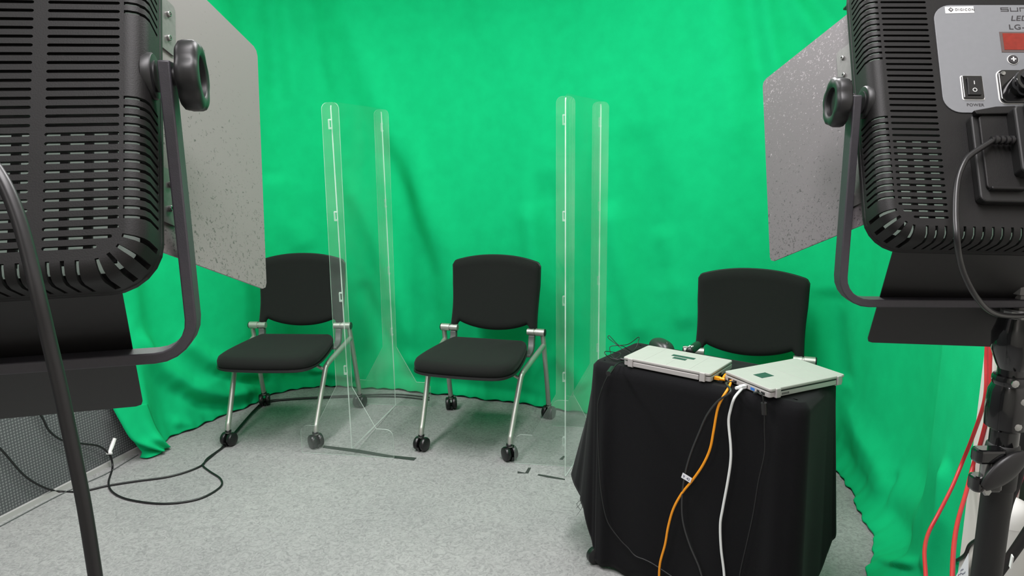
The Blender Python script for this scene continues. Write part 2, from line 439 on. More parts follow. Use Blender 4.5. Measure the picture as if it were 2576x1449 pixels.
FOLDS = [  # soft folds of the hanging cloth: path, height, half width
    ([(830, -300), (880, 60), (930, 200), (985, 330), (1060, 500), (1130, 690)], 0.035, 0.09),
    ([(960, 330), (1030, 520), (1080, 700), (1090, 860)], -0.03, 0.07),
    ([(860, 420), (930, 560), (990, 720), (1050, 900)], 0.03, 0.07),
    ([(900, 700), (960, 830), (1010, 930)], -0.02, 0.05),
    ([(1210, -300), (1240, 0), (1300, 160), (1330, 400), (1345, 640)], 0.02, 0.10),
    ([(1370, 420), (1390, 600), (1400, 800), (1405, 930)], -0.035, 0.07),
    ([(1330, 500), (1345, 700), (1350, 850)], 0.025, 0.06),
    ([(1530, 500), (1560, 640), (1600, 800), (1620, 880)], 0.03, 0.07),
    ([(1600, 300), (1640, 520), (1690, 740)], -0.02, 0.09),
    ([(1860, -300), (1880, 0), (1895, 110), (1930, 300)], -0.022, 0.045), ([(1895, -300), (1925, 0), (1945, 120), (1990, 280)], 0.018, 0.04),
    ([(1950, -300), (2000, 0), (2040, 60), (2110, 180)], 0.02, 0.04), ([(1990, -300), (2040, 0), (2080, 50), (2150, 170)], -0.018, 0.04),
    ([(1780, -300), (1800, 0), (1830, 200), (1850, 420)], 0.02, 0.07),
    ([(672, -300), (680, 0), (690, 120), (700, 300)], -0.02, 0.045), ([(705, -300), (720, 0), (735, 160), (745, 330)], 0.02, 0.05),
    ([(765, -300), (780, 0), (800, 150), (830, 300)], -0.015, 0.05),
    ([(690, 430), (720, 560), (780, 640)], 0.02, 0.07),
    ([(330, 830), (400, 925), (470, 975), (560, 995), (650, 985)], 0.045, 0.050),
    ([(420, 960), (500, 1020), (580, 1025), (650, 1005)], -0.03, 0.035),
    ([(440, 840), (520, 905), (600, 935), (690, 930)], 0.035, 0.045),
    ([(530, 930), (600, 960), (680, 960)], -0.022, 0.03),
    ([(420, 1060), (480, 1078), (540, 1062)], 0.03, 0.025),
    ([(760, 900), (800, 930), (860, 940), (920, 945)], 0.035, 0.035),
    ([(700, 945), (770, 950), (830, 935)], -0.02, 0.02),
    ([(1000, 950), (1120, 965), (1260, 985), (1400, 1010)], -0.03, 0.035),
    ([(1000, 905), (1130, 915), (1280, 935)], 0.02, 0.04),
    ([(1380, 880), (1440, 930), (1480, 980)], 0.02, 0.05),
    ([(2110, 1020), (2180, 1110), (2260, 1220), (2330, 1310)], 0.02, 0.07),
    ([(2110, 1110), (2190, 1220), (2270, 1310), (2320, 1400)], -0.02, 0.06),
    ([(2130, 1215), (2200, 1280), (2250, 1330)], 0.03, 0.022),
    ([(2190, 1290), (2230, 1345), (2270, 1410), (2300, 1449)], -0.025, 0.02),
    ([(2280, 1180), (2275, 1300), (2290, 1440)], -0.02, 0.03), ([(2380, 1150), (2370, 1300), (2340, 1449)], 0.025, 0.04),
    ([(2290, 1440), (2310, 1415), (2340, 1425)], 0.02, 0.012), ([(2190, 1440), (2225, 1420), (2235, 1400)], -0.012, 0.01),
    ([(1660, 560), (1700, 700), (1730, 840)], 0.02, 0.06),
    ([(2080, 720), (2100, 860), (2120, 980)], -0.025, 0.06),
]
for pix, amp, sig in FOLDS: D += stroke(pix, amp, sig)
D += 0.006 * np.sin(SG * 9.0 + 1.7 * np.sin(ZG * 2.1)) * np.clip(ZG / 0.4, 0, 1)
D += 0.004 * np.sin(SG * 23.0 + 2.3 * ZG + 1.2) * np.clip((ZG - 1.2) / 1.0, 0, 1)
hemrip = 0.010 * np.sin(SG * 17 + 0.5) + 0.006 * np.sin(SG * 41 + 2.0) + 0.003 * np.sin(SG * 90)
K = np.interp(SG, S, kick)
prof = np.exp(-(ZG / 0.13) ** 1.3)
off = K * prof + hemrip * np.exp(-ZG / 0.10) * 0.8 + D * np.clip(ZG / 0.10, 0.15, 1)
left_fold = np.exp(-((SG - 0.16) / 0.05) ** 2) * np.clip((0.7 - ZG) / 0.5, 0, 1) * 0.04
off += left_fold
off = np.maximum(off, -np.interp(SG, S, np.full(len(S), 0.055)))
BX = np.interp(SG, S, hang[:, 0]); BY = np.interp(SG, S, hang[:, 1]); NX = np.interp(SG, S, IN[:, 0]); NY = np.interp(SG, S, IN[:, 1])
Zc = ZG + 0.004 + 0.008 * np.abs(np.sin(SG * 33)) * np.exp(-ZG / 0.03)
V = np.stack([BX + NX * off, BY + NY * off, Zc], -1).reshape(-1, 3)
idx = np.arange(NS * NZ).reshape(NZ, NS)
F = np.stack([idx[:-1, :-1], idx[:-1, 1:], idx[1:, 1:], idx[1:, :-1]], -1).reshape(-1, 4)
me = bpy.data.meshes.new('green_screen_cloth'); me.from_pydata(V.tolist(), [], F.tolist()); me.materials.append(M['green_cloth'])
for p in me.polygons: p.use_smooth = True
curtain = bpy.data.objects.new('green_screen_cloth', me); COL.objects.link(curtain)
tag(curtain, 'large wrinkled green screen cloth hung around the studio corner down to the carpet', 'curtain')
sm = curtain.modifiers.new('thickness', 'SOLIDIFY'); sm.thickness = 0.002; sm.offset = 0
# folded flap at the left lower corner of the cloth
_wl = RW(ROOM_A0, 0); _n1 = Vector(E1)
def _pl(px, py, out): return at_plane(px, py, _wl + _n1 * out, _n1)
_L = spline([_pl(280, 1020, .075), _pl(300, 1058, .085), _pl(328, 1105, .10), _pl(362, 1124, .125), at_z(404, 1136, 0.020)], 6)
_R = spline([_pl(372, 1015, .085), _pl(385, 1050, .10), _pl(398, 1078, .12), _pl(412, 1098, .14), at_z(424, 1118, 0.012)], 6)
_V = []; _nv = 12
for k, (a, b) in enumerate(zip(_L, _R)):
    q = k / (len(_L) - 1)
    for j in range(_nv + 1):
        u = j / _nv
        p = a.lerp(b, u) + _n1 * (0.018 * math.sin(math.pi * u) + 0.012 * q * math.sin(3.2 * math.pi * u + 0.6))
        p.z = max(p.z, 0.006); _V.append(p)
_F = [(k * (_nv + 1) + j, k * (_nv + 1) + j + 1, (k + 1) * (_nv + 1) + j + 1, (k + 1) * (_nv + 1) + j) for k in range(len(_L) - 1) for j in range(_nv)]
fo = MB().add(_V, _F).obj('hem_flap', 'green_cloth', curtain, smooth=True, angle=180); fo.modifiers.new('thickness', 'SOLIDIFY').thickness = 0.002
_V = []; _P = [at_z(352, 1151, .006), at_z(372, 1152, .008), at_z(400, 1142, .007), at_z(412, 1130, .008)]; _Q = [_pl(352, 1122, .06), _pl(372, 1126, .085), _pl(392, 1122, .10), _pl(410, 1108, .12)]
for a, b in zip(spline(_P, 5), spline(_Q, 5)):
    for j in range(6):
        u = j / 5; p = a.lerp(b, u) + _n1 * (0.012 * math.sin(math.pi * u)); p.z = max(p.z, 0.005); _V.append(p)
_F = [(k * 6 + j, k * 6 + j + 1, k * 6 + j + 7, k * 6 + j + 6) for k in range(15) for j in range(5)]
fo = MB().add(_V, _F).obj('hem_flap', 'green_cloth', curtain, smooth=True, angle=180); fo.modifiers.new('thickness', 'SOLIDIFY').thickness = 0.002
# ------------------------------------------------------------------ office chairs
def loft_pad(mb, outline, levels, mi=0, dome=0.0):
    """outline: list of (x,y); levels: (z, inset) ; closes with a domed top"""
    n = len(outline); o = [Vector((x, y, 0)) for x, y in outline]
    c = sum(o, Vector()) / n
    rings = []
    for z, ins in levels:
        ring = []
        for i, p in enumerate(o):
            tdir = (o[(i + 1) % n] - o[i - 1]).normalized(); nn = Vector((tdir.y, -tdir.x, 0))
            if nn.dot(p - c) < 0: nn = -nn
            ring.append(p - nn * ins + Vector((0, 0, z)))
        rings.append(ring)
    V = [p for r in rings for p in r]; k = len(rings)
    last = rings[-1]
    for sfac in (0.75, 0.5, 0.25):
        V += [c + (p - c) * sfac + Vector((0, 0, last[0].z - 0 + dome * (1 - sfac * sfac))) - Vector((0, 0, (c + (p - c) * sfac).z)) for p in last]; k += 1
    V.append(Vector((c.x, c.y, last[0].z + dome)))
    F = [(i * n + j, i * n + (j + 1) % n, (i + 1) * n + (j + 1) % n, (i + 1) * n + j) for i in range(k - 1) for j in range(n)]
    F += [((k - 1) * n + j, (k - 1) * n + (j + 1) % n, k * n) for j in range(n)]
    F.append(tuple(range(n))[::-1])
    mb.add(V, F, mi); return mb

def seat_outline():
    pts = []
    # rear edge is narrower and rounded, front edge bows forward
    for k in range(7):
        a = math.radians(-90 + 15 * k + 0); pass
    ctrl = [(-0.17, 0.06), (-0.195, 0.04), (-0.212, -0.04), (-0.228, -0.16), (-0.235, -0.26), (-0.228, -0.335), (-0.195, -0.385), (-0.13, -0.405), (0.0, -0.412)]
    sp = spline([(x, y, 0) for x, y in ctrl], 5)
    pts = [(p.x, p.y) for p in sp]
    pts = pts + [(-x, y) for x, y in reversed(pts[:-1])]
    return pts

def back_surface(xi, tz):
    """xi in -1..1 across, tz in 0..1 up; gives x, y(front surface), z"""
    ax = abs(xi)
    top = 0.800 + 0.034 * (1 - ax ** 2.2) - 0.016 * max(0, (ax - 0.93) / 0.07) ** 2
    if ax > 0.90: bot = 0.470
    elif ax > 0.80: bot = 0.470 + 0.036 * (0.5 - 0.5 * math.cos(math.pi * (0.90 - ax) / 0.10))
    else: bot = 0.506 - 0.036 * (1 - (ax / 0.80) ** 2) ** 0.9
    z = bot + (top - bot) * tz
    h = (z - 0.47) / 0.36
    hw = 0.2225 - 0.004 * math.sin(math.pi * min(1, max(0, h / 0.6))) + 0.006 * h
    x = xi * hw
    y = 0.112 + 0.075 * h + 0.02 * math.sin(math.pi * h) - 0.022 * ax ** 2 - 0.012 * max(0, 1 - (h / 0.55 - 0.6) ** 2) * (1 - ax ** 2)
    return x, y, z

def make_chair():
    e = empty('office_chair', (0, 0, 0), '', 'chair', 'black nesting chairs')
    so = seat_outline()
    mb = MB(); loft_pad(mb, so, [(0.392, 0.03), (0.396, 0.008), (0.408, 0.0), (0.424, 0.0), (0.438, 0.006), (0.446, 0.018), (0.450, 0.035)], dome=0.004)
    mb.obj('seat', 'chair_fabric', e, smooth=True, angle=80)
    mb = MB(); loft_pad(mb, so, [(0.376, 0.05), (0.382, 0.012), (0.390, -0.003), (0.397, -0.003), (0.399, 0.006)])
    mb.obj('seat_shell', 'chair_plastic', e, smooth=True, angle=60)
    # backrest cushion
    def slab(name, mname, y_front, thick, grow):
        nx, nz = 49, 26; VF = []; VB = []
        for i in range(nz):
            for j in range(nx):
                xi = -1 + 2 * j / (nx - 1); tz = i / (nz - 1)
                x, y, z = back_surface(xi, tz)
                ed = min(1, (1 - abs(xi)) / 0.10) if abs(xi) < 1 else 0
                ez = min(1, min(tz, 1 - tz) / 0.08)
                k = math.sqrt(max(0, ed)) * math.sqrt(max(0, ez)); k = min(1, k)
                sx, sz = x * (1 + grow), z + (grow * 0.18 if tz > 0.5 else -grow * 0.1)
                VF.append((sx, y + y_front + (1 - k) * thick * 0.55, sz)); VB.append((sx, y + y_front + thick - (1 - k) * thick * 0.2, sz))
        n = nx * nz; F = []
        for i in range(nz - 1):
            for j in range(nx - 1):
                a = i * nx + j
                F.append((a, a + 1, a + nx + 1, a + nx)); F.append((n + a, n + a + nx, n + a + nx + 1, n + a + 1))
        rim = [j for j in range(nx)] + [i * nx + nx - 1 for i in range(1, nz)] + [(nz - 1) * nx + j for j in range(nx - 2, -1, -1)] + [i * nx for i in range(nz - 2, 0, -1)]
        for q in range(len(rim)):
            a, b = rim[q], rim[(q + 1) % len(rim)]; F.append((a, n + a, n + b, b))
        mb = MB(); mb.add(VF + VB, F); return mb.obj(name, mname, e, smooth=True, angle=70)
    slab('backrest', 'chair_fabric', 0.0, 0.034, 0.0)
    slab('back_shell', 'chair_plastic', 0.026, 0.016, 0.012)
    for s in (-1, 1):
        # hinge bar
        mb = MB(); prof = [(0.017, 0.0), (0.0185, 0.002), (0.0185, 0.040), (0.016, 0.042), (0.016, 0.044), (0.0185, 0.046), (0.0185, 0.084), (0.017, 0.086)]
        hb = MB().lathe([(0.0165, 0.182), (0.0165, 0.216), (0.014, 0.218), (0.014, 0.2225), (0.0182, 0.2245), (0.0182, 0.268)], 20, axis_mtx((0, 0.107, 0.475), (s, 0, 0), (0, 1, 0))).obj('hinge_bar', 'silver_tube', e, smooth=True, angle=35)
        MB().lathe([(0.0182, 0.268), (0.0182, 0.271), (0.015, 0.274)], 20, axis_mtx((0, 0.107, 0.475), (s, 0, 0), (0, 1, 0))).obj('end_cap', 'chair_plastic', hb, smooth=True, angle=35)
        # bracket from hinge to seat
        pr = [(0.205, 0.110, 0.458), (0.204, 0.105, 0.430), (0.206, 0.085, 0.400), (0.208, 0.050, 0.385), (0.208, 0.0, 0.384)]
        pr = spline([(s * x, y, z) for x, y, z in pr], 5); w = [0.022, 0.021, 0.018, 0.014, 0.010]
        V = []; 
        for i, p in enumerate(pr):
            ww = np.interp(i / (len(pr) - 1), [0, .25, .5, .75, 1], w)
            tn = (pr[min(i + 1, len(pr) - 1)] - pr[max(i - 1, 0)]).normalized(); nn = Vector((0, -tn.z, tn.y))
            for q in ((-0.015, -1), (0.015, -1), (0.015, 1), (-0.015, 1)): V.append(p + Vector((q[0], 0, 0)) + nn * (q[1] * ww * 0.7))
        k = len(pr); F = [(i * 4 + j, i * 4 + (j + 1) % 4, i * 4 + 4 + (j + 1) % 4, i * 4 + 4 + j) for i in range(k - 1) for j in range(4)] + [(3, 2, 1, 0), tuple(range(4 * k - 4, 4 * k))]
        MB().add(V, F).obj('seat_bracket', 'chair_bracket', e, smooth=True, angle=50, bevel=0.004)
        rl = spline([(s * 0.258, 0.112, 0.466), (s * 0.260, 0.128, 0.40), (s * 0.265, 0.170, 0.20), (s * 0.266, 0.190, 0.105), (s * 0.266, 0.198, 0.062)], 5)
        MB().tube(rl, 0.0125, 14).obj('leg', 'silver_tube', e, smooth=True, angle=60)
        fl = spline([(s * 0.259, 0.118, 0.405), (s * 0.250, 0.02, 0.388), (s * 0.233, -0.13, 0.360), (s * 0.228, -0.165, 0.348), (s * 0.224, -0.190, 0.320), (s * 0.214, -0.303, 0.130), (s * 0.213, -0.322, 0.100), (s * 0.213, -0.331, 0.062)], 5)
        MB().tube(fl, 0.0125, 14).obj('leg', 'silver_tube', e, smooth=True, angle=60)
        MB().tube([(s * 0.225, -0.185, 0.330), (s * 0.18, -0.18, 0.352), (s * 0.12, -0.16, 0.380)], 0.008, 10).obj('seat_support', 'silver_tube', e, smooth=True)
        for cx, cy, yaw in ((0.211, -0.331, 0.5), (0.266, 0.198, -0.35)):
            c = Vector((s * cx, cy, 0)); an = yaw * s + (0.3 if cy < 0 else 0.1)
            ax = Vector((math.cos(an), math.sin(an), 0))
            ce = MB().lathe([(0.008, 0.055), (0.008, 0.066), (0.0145, 0.068), (0.0145, 0.076), (0.0125, 0.078)], 14, T(c.x, c.y, 0)).obj('caster', 'caster_black', e, smooth=True)
            hood = MB(); hpts = []
            for k in range(9):
                a = math.radians(15 + 150 * k / 8); hpts.append((0.036 * math.cos(a), 0.036 * math.sin(a)))
            for k in range(8, -1, -1):
                a = math.radians(15 + 150 * k / 8); hpts.append((0.031 * math.cos(a), 0.031 * math.sin(a)))
            hood.prism(hpts, -0.006, 0.006, axis_mtx(c + Vector((0, 0, 0.033)), ax, ax.cross(Vector((0, 0, 1))))).obj('hood', 'caster_black', ce)
            for w in (-1, 1):
                wheel = MB().lathe([(0.023, -0.012), (0.030, -0.010), (0.0325, -0.004), (0.0325, 0.004), (0.030, 0.010), (0.023, 0.012), (0.009, 0.013)], 22, axis_mtx(c + ax * (w * 0.0175) + Vector((0, 0, 0.033)), ax * w, (0, 0, 1)))
                wheel.obj('wheel', 'caster_black', ce, smooth=True, angle=40)
    return e
def children_of(o): return [c for c in COL.objects if c.parent == o]
def copy_tree(o, parent=None):
    kids = children_of(o)
    c = o.copy(); COL.objects.link(c)
    if parent: c.parent = parent
    for k in kids: copy_tree(k, c)
    return c
proto = make_chair()
CH = [(-0.132, 3.357, -0.282, 'black office chair on casters standing between the two clear partitions'),
      (-1.110, 3.497, -0.085, 'black office chair on casters left of both clear partitions, partly behind the grey barn door'),
      (0.969, 2.860, -0.379, 'black office chair behind the black draped table, only its backrest showing')]
chairs = []
for i, (x, y, a, lab) in enumerate(CH):
    c = proto if i == 0 else None
    chairs.append(c)
for i in (1, 2): chairs[i] = copy_tree(proto)
for c, (x, y, a, lab) in zip(chairs, CH):
    c.location = (x, y, 0); c.rotation_euler = (0, 0, a); c['label'] = lab

# ------------------------------------------------------------------ clear acrylic partitions
def fin_outline():
    R = [(0.0375 - 0.024, 1.0, 'top')]
    pts = []
    H = 1.0
    half = []
    for k in range(7):
        a = math.radians(90 - 15 * k); half.append((0.0125 + 0.025 * math.cos(a), -0.025 + 0.025 * math.sin(a), 1))
    half += [(0.0375, 0.33, 0), (0.142, 0.138, 0)]
    for k in range(7):
        a = math.radians(90 - 15 * k); half.append((0.185 + 0.035 * math.cos(a), 0.103 + 0.035 * math.sin(a), 0))
    half += [(0.220, 0.0, 0)]
    return half
def make_partition(p_front, p_rear, fin_f, fin_r, fdir, H, lift, label, fin_shift, tabs):
    p0 = Vector((*p_front, 0)); p1 = Vector((*p_rear, 0)); d = (p1 - p0); L = d.length; d.normalize()
    e = empty('acrylic_partition', p0, label, 'partition', 'clear acrylic partitions')
    TH = 0.005
    # main sheet: x along d, y = up
    def sheet(name, outline, base, xdir, mnames, parent):
        zdir = Vector(xdir).cross(Vector((0, 0, 1)))
        mm = Matrix((Vector(xdir), Vector((0, 0, 1)), zdir)).transposed().to_4x4(); mm.translation = Vector(base) - p0
        return MB().prism(outline, -TH / 2, TH / 2, mm, 0, 1).obj(name, mnames, parent)
    r = 0.03; ol = [(0, lift), (L, 0.003)]
    ol += [(L - r + r * math.cos(math.radians(a)), H - r + r * math.sin(math.radians(a))) for a in range(0, 91, 15)]
    ol += [(r + r * math.cos(math.radians(a)), H - r + r * math.sin(math.radians(a))) for a in range(90, 181, 15)]
    main = sheet('main_panel', ol, p0, d, ['acrylic_sheet', 'acrylic_edge'], e)
    for p in main.data.polygons:
        if p.material_index == 1 and abs(p.normal.z) > 0.5 and p.center.z > 1: p.material_index = 0
    half = fin_outline()
    for k, (fb, sh) in enumerate(((fin_f, fin_shift), (fin_r, fin_shift))):
        Hf = H - 0.004
        hr = [(x, (Hf + y) if flag else y) for x, y, flag in half]
        full = hr + [(-x, y) for x, y in reversed(hr)]
        full = [(x + sh - (y / H) * sh * 0.9, max(y, 0.002)) for x, y in full]
        sheet('end_panel', full, Vector((*fb, 0)), Vector(fdir), ['acrylic_fin', 'acrylic_edge'], e)
        fd = Vector(fdir)
        for zt in tabs:
            base = Vector((*fb, zt)) - p0
            side = -1 if k == 0 else 1
            o = base - fd * 0.006 + d * (side * 0.003)
            up = Vector((0, 0, 1)); out = d * side
            mb = MB()
            mm = Matrix((fd, out, up)).transposed().to_4x4(); mm.translation = base
            mb.box(-0.010, 0.002, 0.003, 0.014, 0.0, 0.008, 0, mm).box(-0.010, -0.006, 0.003, 0.014, 0.008, 0.040, 0, mm).box(-0.010, 0.002, 0.003, 0.010, 0.036, 0.042, 0, mm)
            mb.obj('hook_tab', 'acrylic_tab', main if False else e, bevel=0.0008)
    return e
FD = (0.9864, -0.1645, 0)
make_partition((-0.737, 3.047), (-0.639, 3.680), (-0.737, 3.045), (-0.639, 3.684), FD, 1.562, 0.036, 'tall clear acrylic partition left of the middle chair, front foot on a long tape strip', -0.022, (0.39, 0.72, 1.07, 1.45))
make_partition((0.213, 2.805), (0.412, 3.322), (0.222, 2.905), (0.412, 3.325), FD, 1.565, 0.004, 'tall clear acrylic partition between the middle chair and the black draped table', -0.004, (0.10, 0.39, 0.72, 1.07, 1.45))

# ------------------------------------------------------------------ table, cloth
TFL = Vector((0.261, 2.188, 0)); TE = Vector((0.777, -0.629, 0)).normalized(); TN = Vector((0.629, 0.777, 0)).normalized()
TW, TD, TZ = 0.645, 0.268, 0.70
tm = Matrix((TE, TN, Vector((0, 0, 1)))).transposed().to_4x4(); tm.translation = TFL
e = empty('small_table', None, 'small wheeled table hidden under the black cloth, one caster showing', 'table', mtx=tm)
MB().prism(rrect(0.012, TW - 0.012, 0.012, TD - 0.012, 0.02), 0.672, 0.694).obj('tabletop', 'chair_plastic', e, bevel=0.002)
for x in (0.06, TW - 0.06):
    MB().box(x - 0.02, x + 0.02, TD / 2 - 0.02, TD / 2 + 0.02, 0.085, 0.672).obj('leg', 'silver_tube', e, bevel=0.004)
    ft = MB().box(x - 0.02, x + 0.02, 0.02, TD - 0.02, 0.06, 0.085).obj('foot', 'silver_tube', e, bevel=0.004)
    for yy in (0.045, TD - 0.045):
        MB().lathe([(0.018, -0.014), (0.028, -0.010), (0.029, 0.0), (0.028, 0.010), (0.018, 0.014)], 20, axis_mtx((x, yy, 0.0295), (1, 0.3, 0), (0, 0, 1))).obj('caster_wheel', 'caster_black', ft, smooth=True)
# a caster stands proud of the cloth at the left front corner
_c = tm.inverted() @ at_z(1489, 1424, 0.0)
MB().lathe([(0.020, -0.013), (0.029, -0.009), (0.030, 0.0), (0.029, 0.009), (0.020, 0.013)], 22, axis_mtx((_c.x, _c.y + 0.02, 0.0305), (0.9, -0.5, 0), (0, 0, 1))).obj('caster_wheel', 'caster_black', e, smooth=True)
MB().tube([(_c.x + 0.005, _c.y + 0.02, 0.05), (0.06, 0.06, 0.075)], 0.008, 8).obj('caster_arm', 'caster_black', e, smooth=True)

def cloth():
    per = []   # (x, y, nx, ny, side param)
    r = 0.02
    def arc(cx, cy, a0, a1, n):
        return [(cx + r * math.cos(math.radians(a0 + (a1 - a0) * k / n)), cy + r * math.sin(math.radians(a0 + (a1 - a0) * k / n)), math.cos(math.radians(a0 + (a1 - a0) * k / n)), math.sin(math.radians(a0 + (a1 - a0) * k / n))) for k in range(n)]
    def line(x0, y0, x1, y1, nx, ny, n):
        return [(x0 + (x1 - x0) * k / n, y0 + (y1 - y0) * k / n, nx, ny) for k in range(n)]
    per += line(r, 0, TW - r, 0, 0, -1, 90)
    per += arc(TW - r, r, -90, 0, 14)
    per += line(TW, r, TW, TD - r, 1, 0, 40)
    per += arc(TW - r, TD - r, 0, 90, 14)
    per += line(TW - r, TD, r, TD, 0, 1, 80)
    per += arc(r, TD - r, 90, 180, 14)
    per += line(0, TD - r, 0, r, -1, 0, 40)
    per += arc(r, r, 180, 270, 18)
    n = len(per); top = []
    P = np.array(per); ds = np.hypot(np.diff(P[:, 0], append=P[0, 0]), np.diff(P[:, 1], append=P[0, 1])); st = np.concatenate([[0], np.cumsum(ds)[:-1]]); tot = ds.sum()
    c0 = st[90]; c1 = st[104 + 40]; c2 = st[158 + 80]; c3 = st[252 + 40]
    # hem length, outward flare at the hem, along the perimeter
    # knots: front-left start .. front-right .. right side .. back .. left side .. front-left
    kx = [0, 0.12, 0.25, 0.35, 0.5, c0 - 0.02, c0 + 0.03, c0 + 0.10, c0 + 0.20, c1 - 0.03, c1 + 0.02, c1 + 0.2, c2, c2 + 0.05, c2 + 0.15, c3 - 0.05, c3 - 0.012, c3 + 0.008, c3 + 0.02, tot]
    hl = [0.682, 0.690, 0.660, 0.672, 0.685, 0.67, 0.65, 0.615, 0.585, 0.53, 0.46, 0.45, 0.46, 0.45, 0.45, 0.455, 0.47, 0.52, 0.62, 0.682]
    fl = [0.004, 0.004, 0.005, 0.006, 0.006, 0.008, 0.012, 0.008, 0.004, 0.012, 0.03, 0.05, 0.06, 0.10, 0.130, 0.130, 0.09, 0.03, 0.006, 0.004]
    hem_l = np.interp(st, kx, hl) + 0.004 * np.sin(st * 70) ; fla = np.interp(st, kx, fl)
    V = []; rows = []
    for ins in (0.9, 0.6, 0.3, 0.1, 0.03):     # top
        cx, cy = TW / 2, TD / 2; row = []
        for x, y, nx, ny in per:
            q = 1 - ins if ins > 0.1 else 1
            if ins > 0.1: px_, py_ = cx + (x - cx) * q, cy + (y - cy) * q
            else: px_, py_ = x - nx * ins * 0.25, y - ny * ins * 0.25
            row.append((px_, py_, TZ + 0.0015 * math.sin(px_ * 40) * math.sin(py_ * 50)))
        rows.append(row)
    nl = 34
    for k in range(nl + 1):
        q = k / nl; row = []
        for i, (x, y, nx, ny) in enumerate(per):
            d = hem_l[i] * q
            rr = 0.012
            o = rr * math.sin(min(1, d / rr) * math.pi / 2); dz = d if d > rr else rr * (1 - math.cos(d / rr * math.pi / 2))
            fold = (0.016 * math.sin(st[i] * 16 + 0.6) + 0.010 * math.sin(st[i] * 31 + 1.9)) * min(1, max(0, (d - 0.08) / 0.4)) * (0.3 if (st[i] < c1 or st[i] > c3) else 0.8)
            corner = 0.008 * math.exp(-((st[i] - 0.03) / 0.02) ** 2) * min(1, d / 0.2) + 0.010 * math.exp(-((st[i] - c0 + 0.03) / 0.03) ** 2) * min(1, d / 0.1)
            out = o + fla[i] * (d / 0.45) + fold + corner
            row.append((x + nx * out, y + ny * out, TZ - dz * (1.0 if d < rr else 1)))
        rows.append(row)
    V = [p for r_ in rows for p in r_] + [(TW / 2, TD / 2, TZ)]
    F = [(i * n + j, i * n + (j + 1) % n, (i + 1) * n + (j + 1) % n, (i + 1) * n + j) for i in range(len(rows) - 1) for j in range(n)]
    F += [(j, len(V) - 1, (j + 1) % n) for j in range(n)]
    mb = MB().add(V, F)
    o = mb.obj('tablecloth', 'black_cloth', smooth=True, angle=180)
    o.matrix_world = tm
    s_ = o.modifiers.new('thickness', 'SOLIDIFY'); s_.thickness = 0.0015; s_.offset = -1
    tag(o, 'plain black cloth with a frayed hem draped over the small table', 'tablecloth')
    hem_pts = [rows[-1][i] for i in range(n)]
    for k in range(11):    # frayed threads at the left hem
        i = random.choice(range(n - 52, n - 6)); p = Vector(hem_pts[i])
        q = spline([p + Vector((0, 0, 0.004)), p + Vector((random.uniform(-.012, .006), random.uniform(-.01, .01), -0.012)), p + Vector((random.uniform(-.02, .012), random.uniform(-.015, .015), -random.uniform(.02, .05)))], 4)
        MB().tube(q, 0.0006, 4).obj('loose_thread', 'black_cloth', o)
    return o
cloth()
TTOP = TZ + 0.0025
FRONT0 = TFL - TN * 0.034           # just clear of the cloth's front face
def on_front(px, py, out=0.0): return at_plane(px, py, FRONT0 - TN * out, TN)

# ------------------------------------------------------------------ laptops
def laptop(name, fl_px, fr_px, depth, label, rest, stick):
    z0 = TTOP
    a = at_z(*fl_px, z0 + 0.030); b = at_z(*fr_px, z0 + 0.030)
    ex = (b - a).normalized(); ey = Vector((0, 0, 1)).cross(ex); W = (b - a).length
    mm = Matrix((ex, ey, Vector((0, 0, 1)))).transposed().to_4x4(); mm.translation = Vector((a.x, a.y, z0))
    e = empty(name, None, label, 'laptop', 'laptops on the black table', mtx=mm)
    MB().prism(rrect(0, W, 0.004, depth, 0.008), 0.003, 0.018).obj('base', 'laptop_base', e, bevel=0.002)
    lid = MB().prism(rrect(0.0, W, 0.0, depth, 0.008), 0.0205, 0.029).obj('lid', 'laptop_lid', e, bevel=0.0025)
    MB().box(0.035, W - 0.035, -0.001, 0.008, 0.004, 0.019).obj('rear_edge', 'laptop_base', e, bevel=0.002)
    for x in (0.018, W - 0.032):
        MB().box(x, x + 0.017, -0.0035, 0.010, 0.002, 0.0285).obj('hinge', 'laptop_base', e, bevel=0.002)
    for x in (0.028, W - 0.034):
        for y in (0.006, depth - 0.02):
            MB().box(x, x + 0.006, y - 0.004, y + 0.006, 0.0, 0.004).obj('rubber_foot', 'laptop_base', e)
    for x in (W * 0.24, W * 0.5, W * 0.76):
        MB().box(x - 0.0006, x + 0.0006, 0.006, depth - 0.006, 0.0288, 0.0293).obj('lid_line', 'laptop_base', lid)
    for (x0, x1, y0, y1) in stick:
        MB().box(x0 * W, x1 * W, y0 * depth, y1 * depth, 0.0288, 0.0296).obj('dark_sticker', 'dark_sticker', lid)
    return e, mm, W
LA, LAm, LAW = laptop('laptop', (1567, 897), (1787, 940), 0.165, 'silver laptop with two dark stickers, closed, nearest the mouse', 0, [(0.40, 0.66, 0.60, 0.70), (0.45, 0.60, 0.46, 0.56)])
LB, LBm, LBW = laptop('laptop', (1939, 979), (2127, 941), 0.180, 'silver laptop with one square dark sticker, closed, overhanging the table corner', 0, [(0.17, 0.33, 0.45, 0.64)])
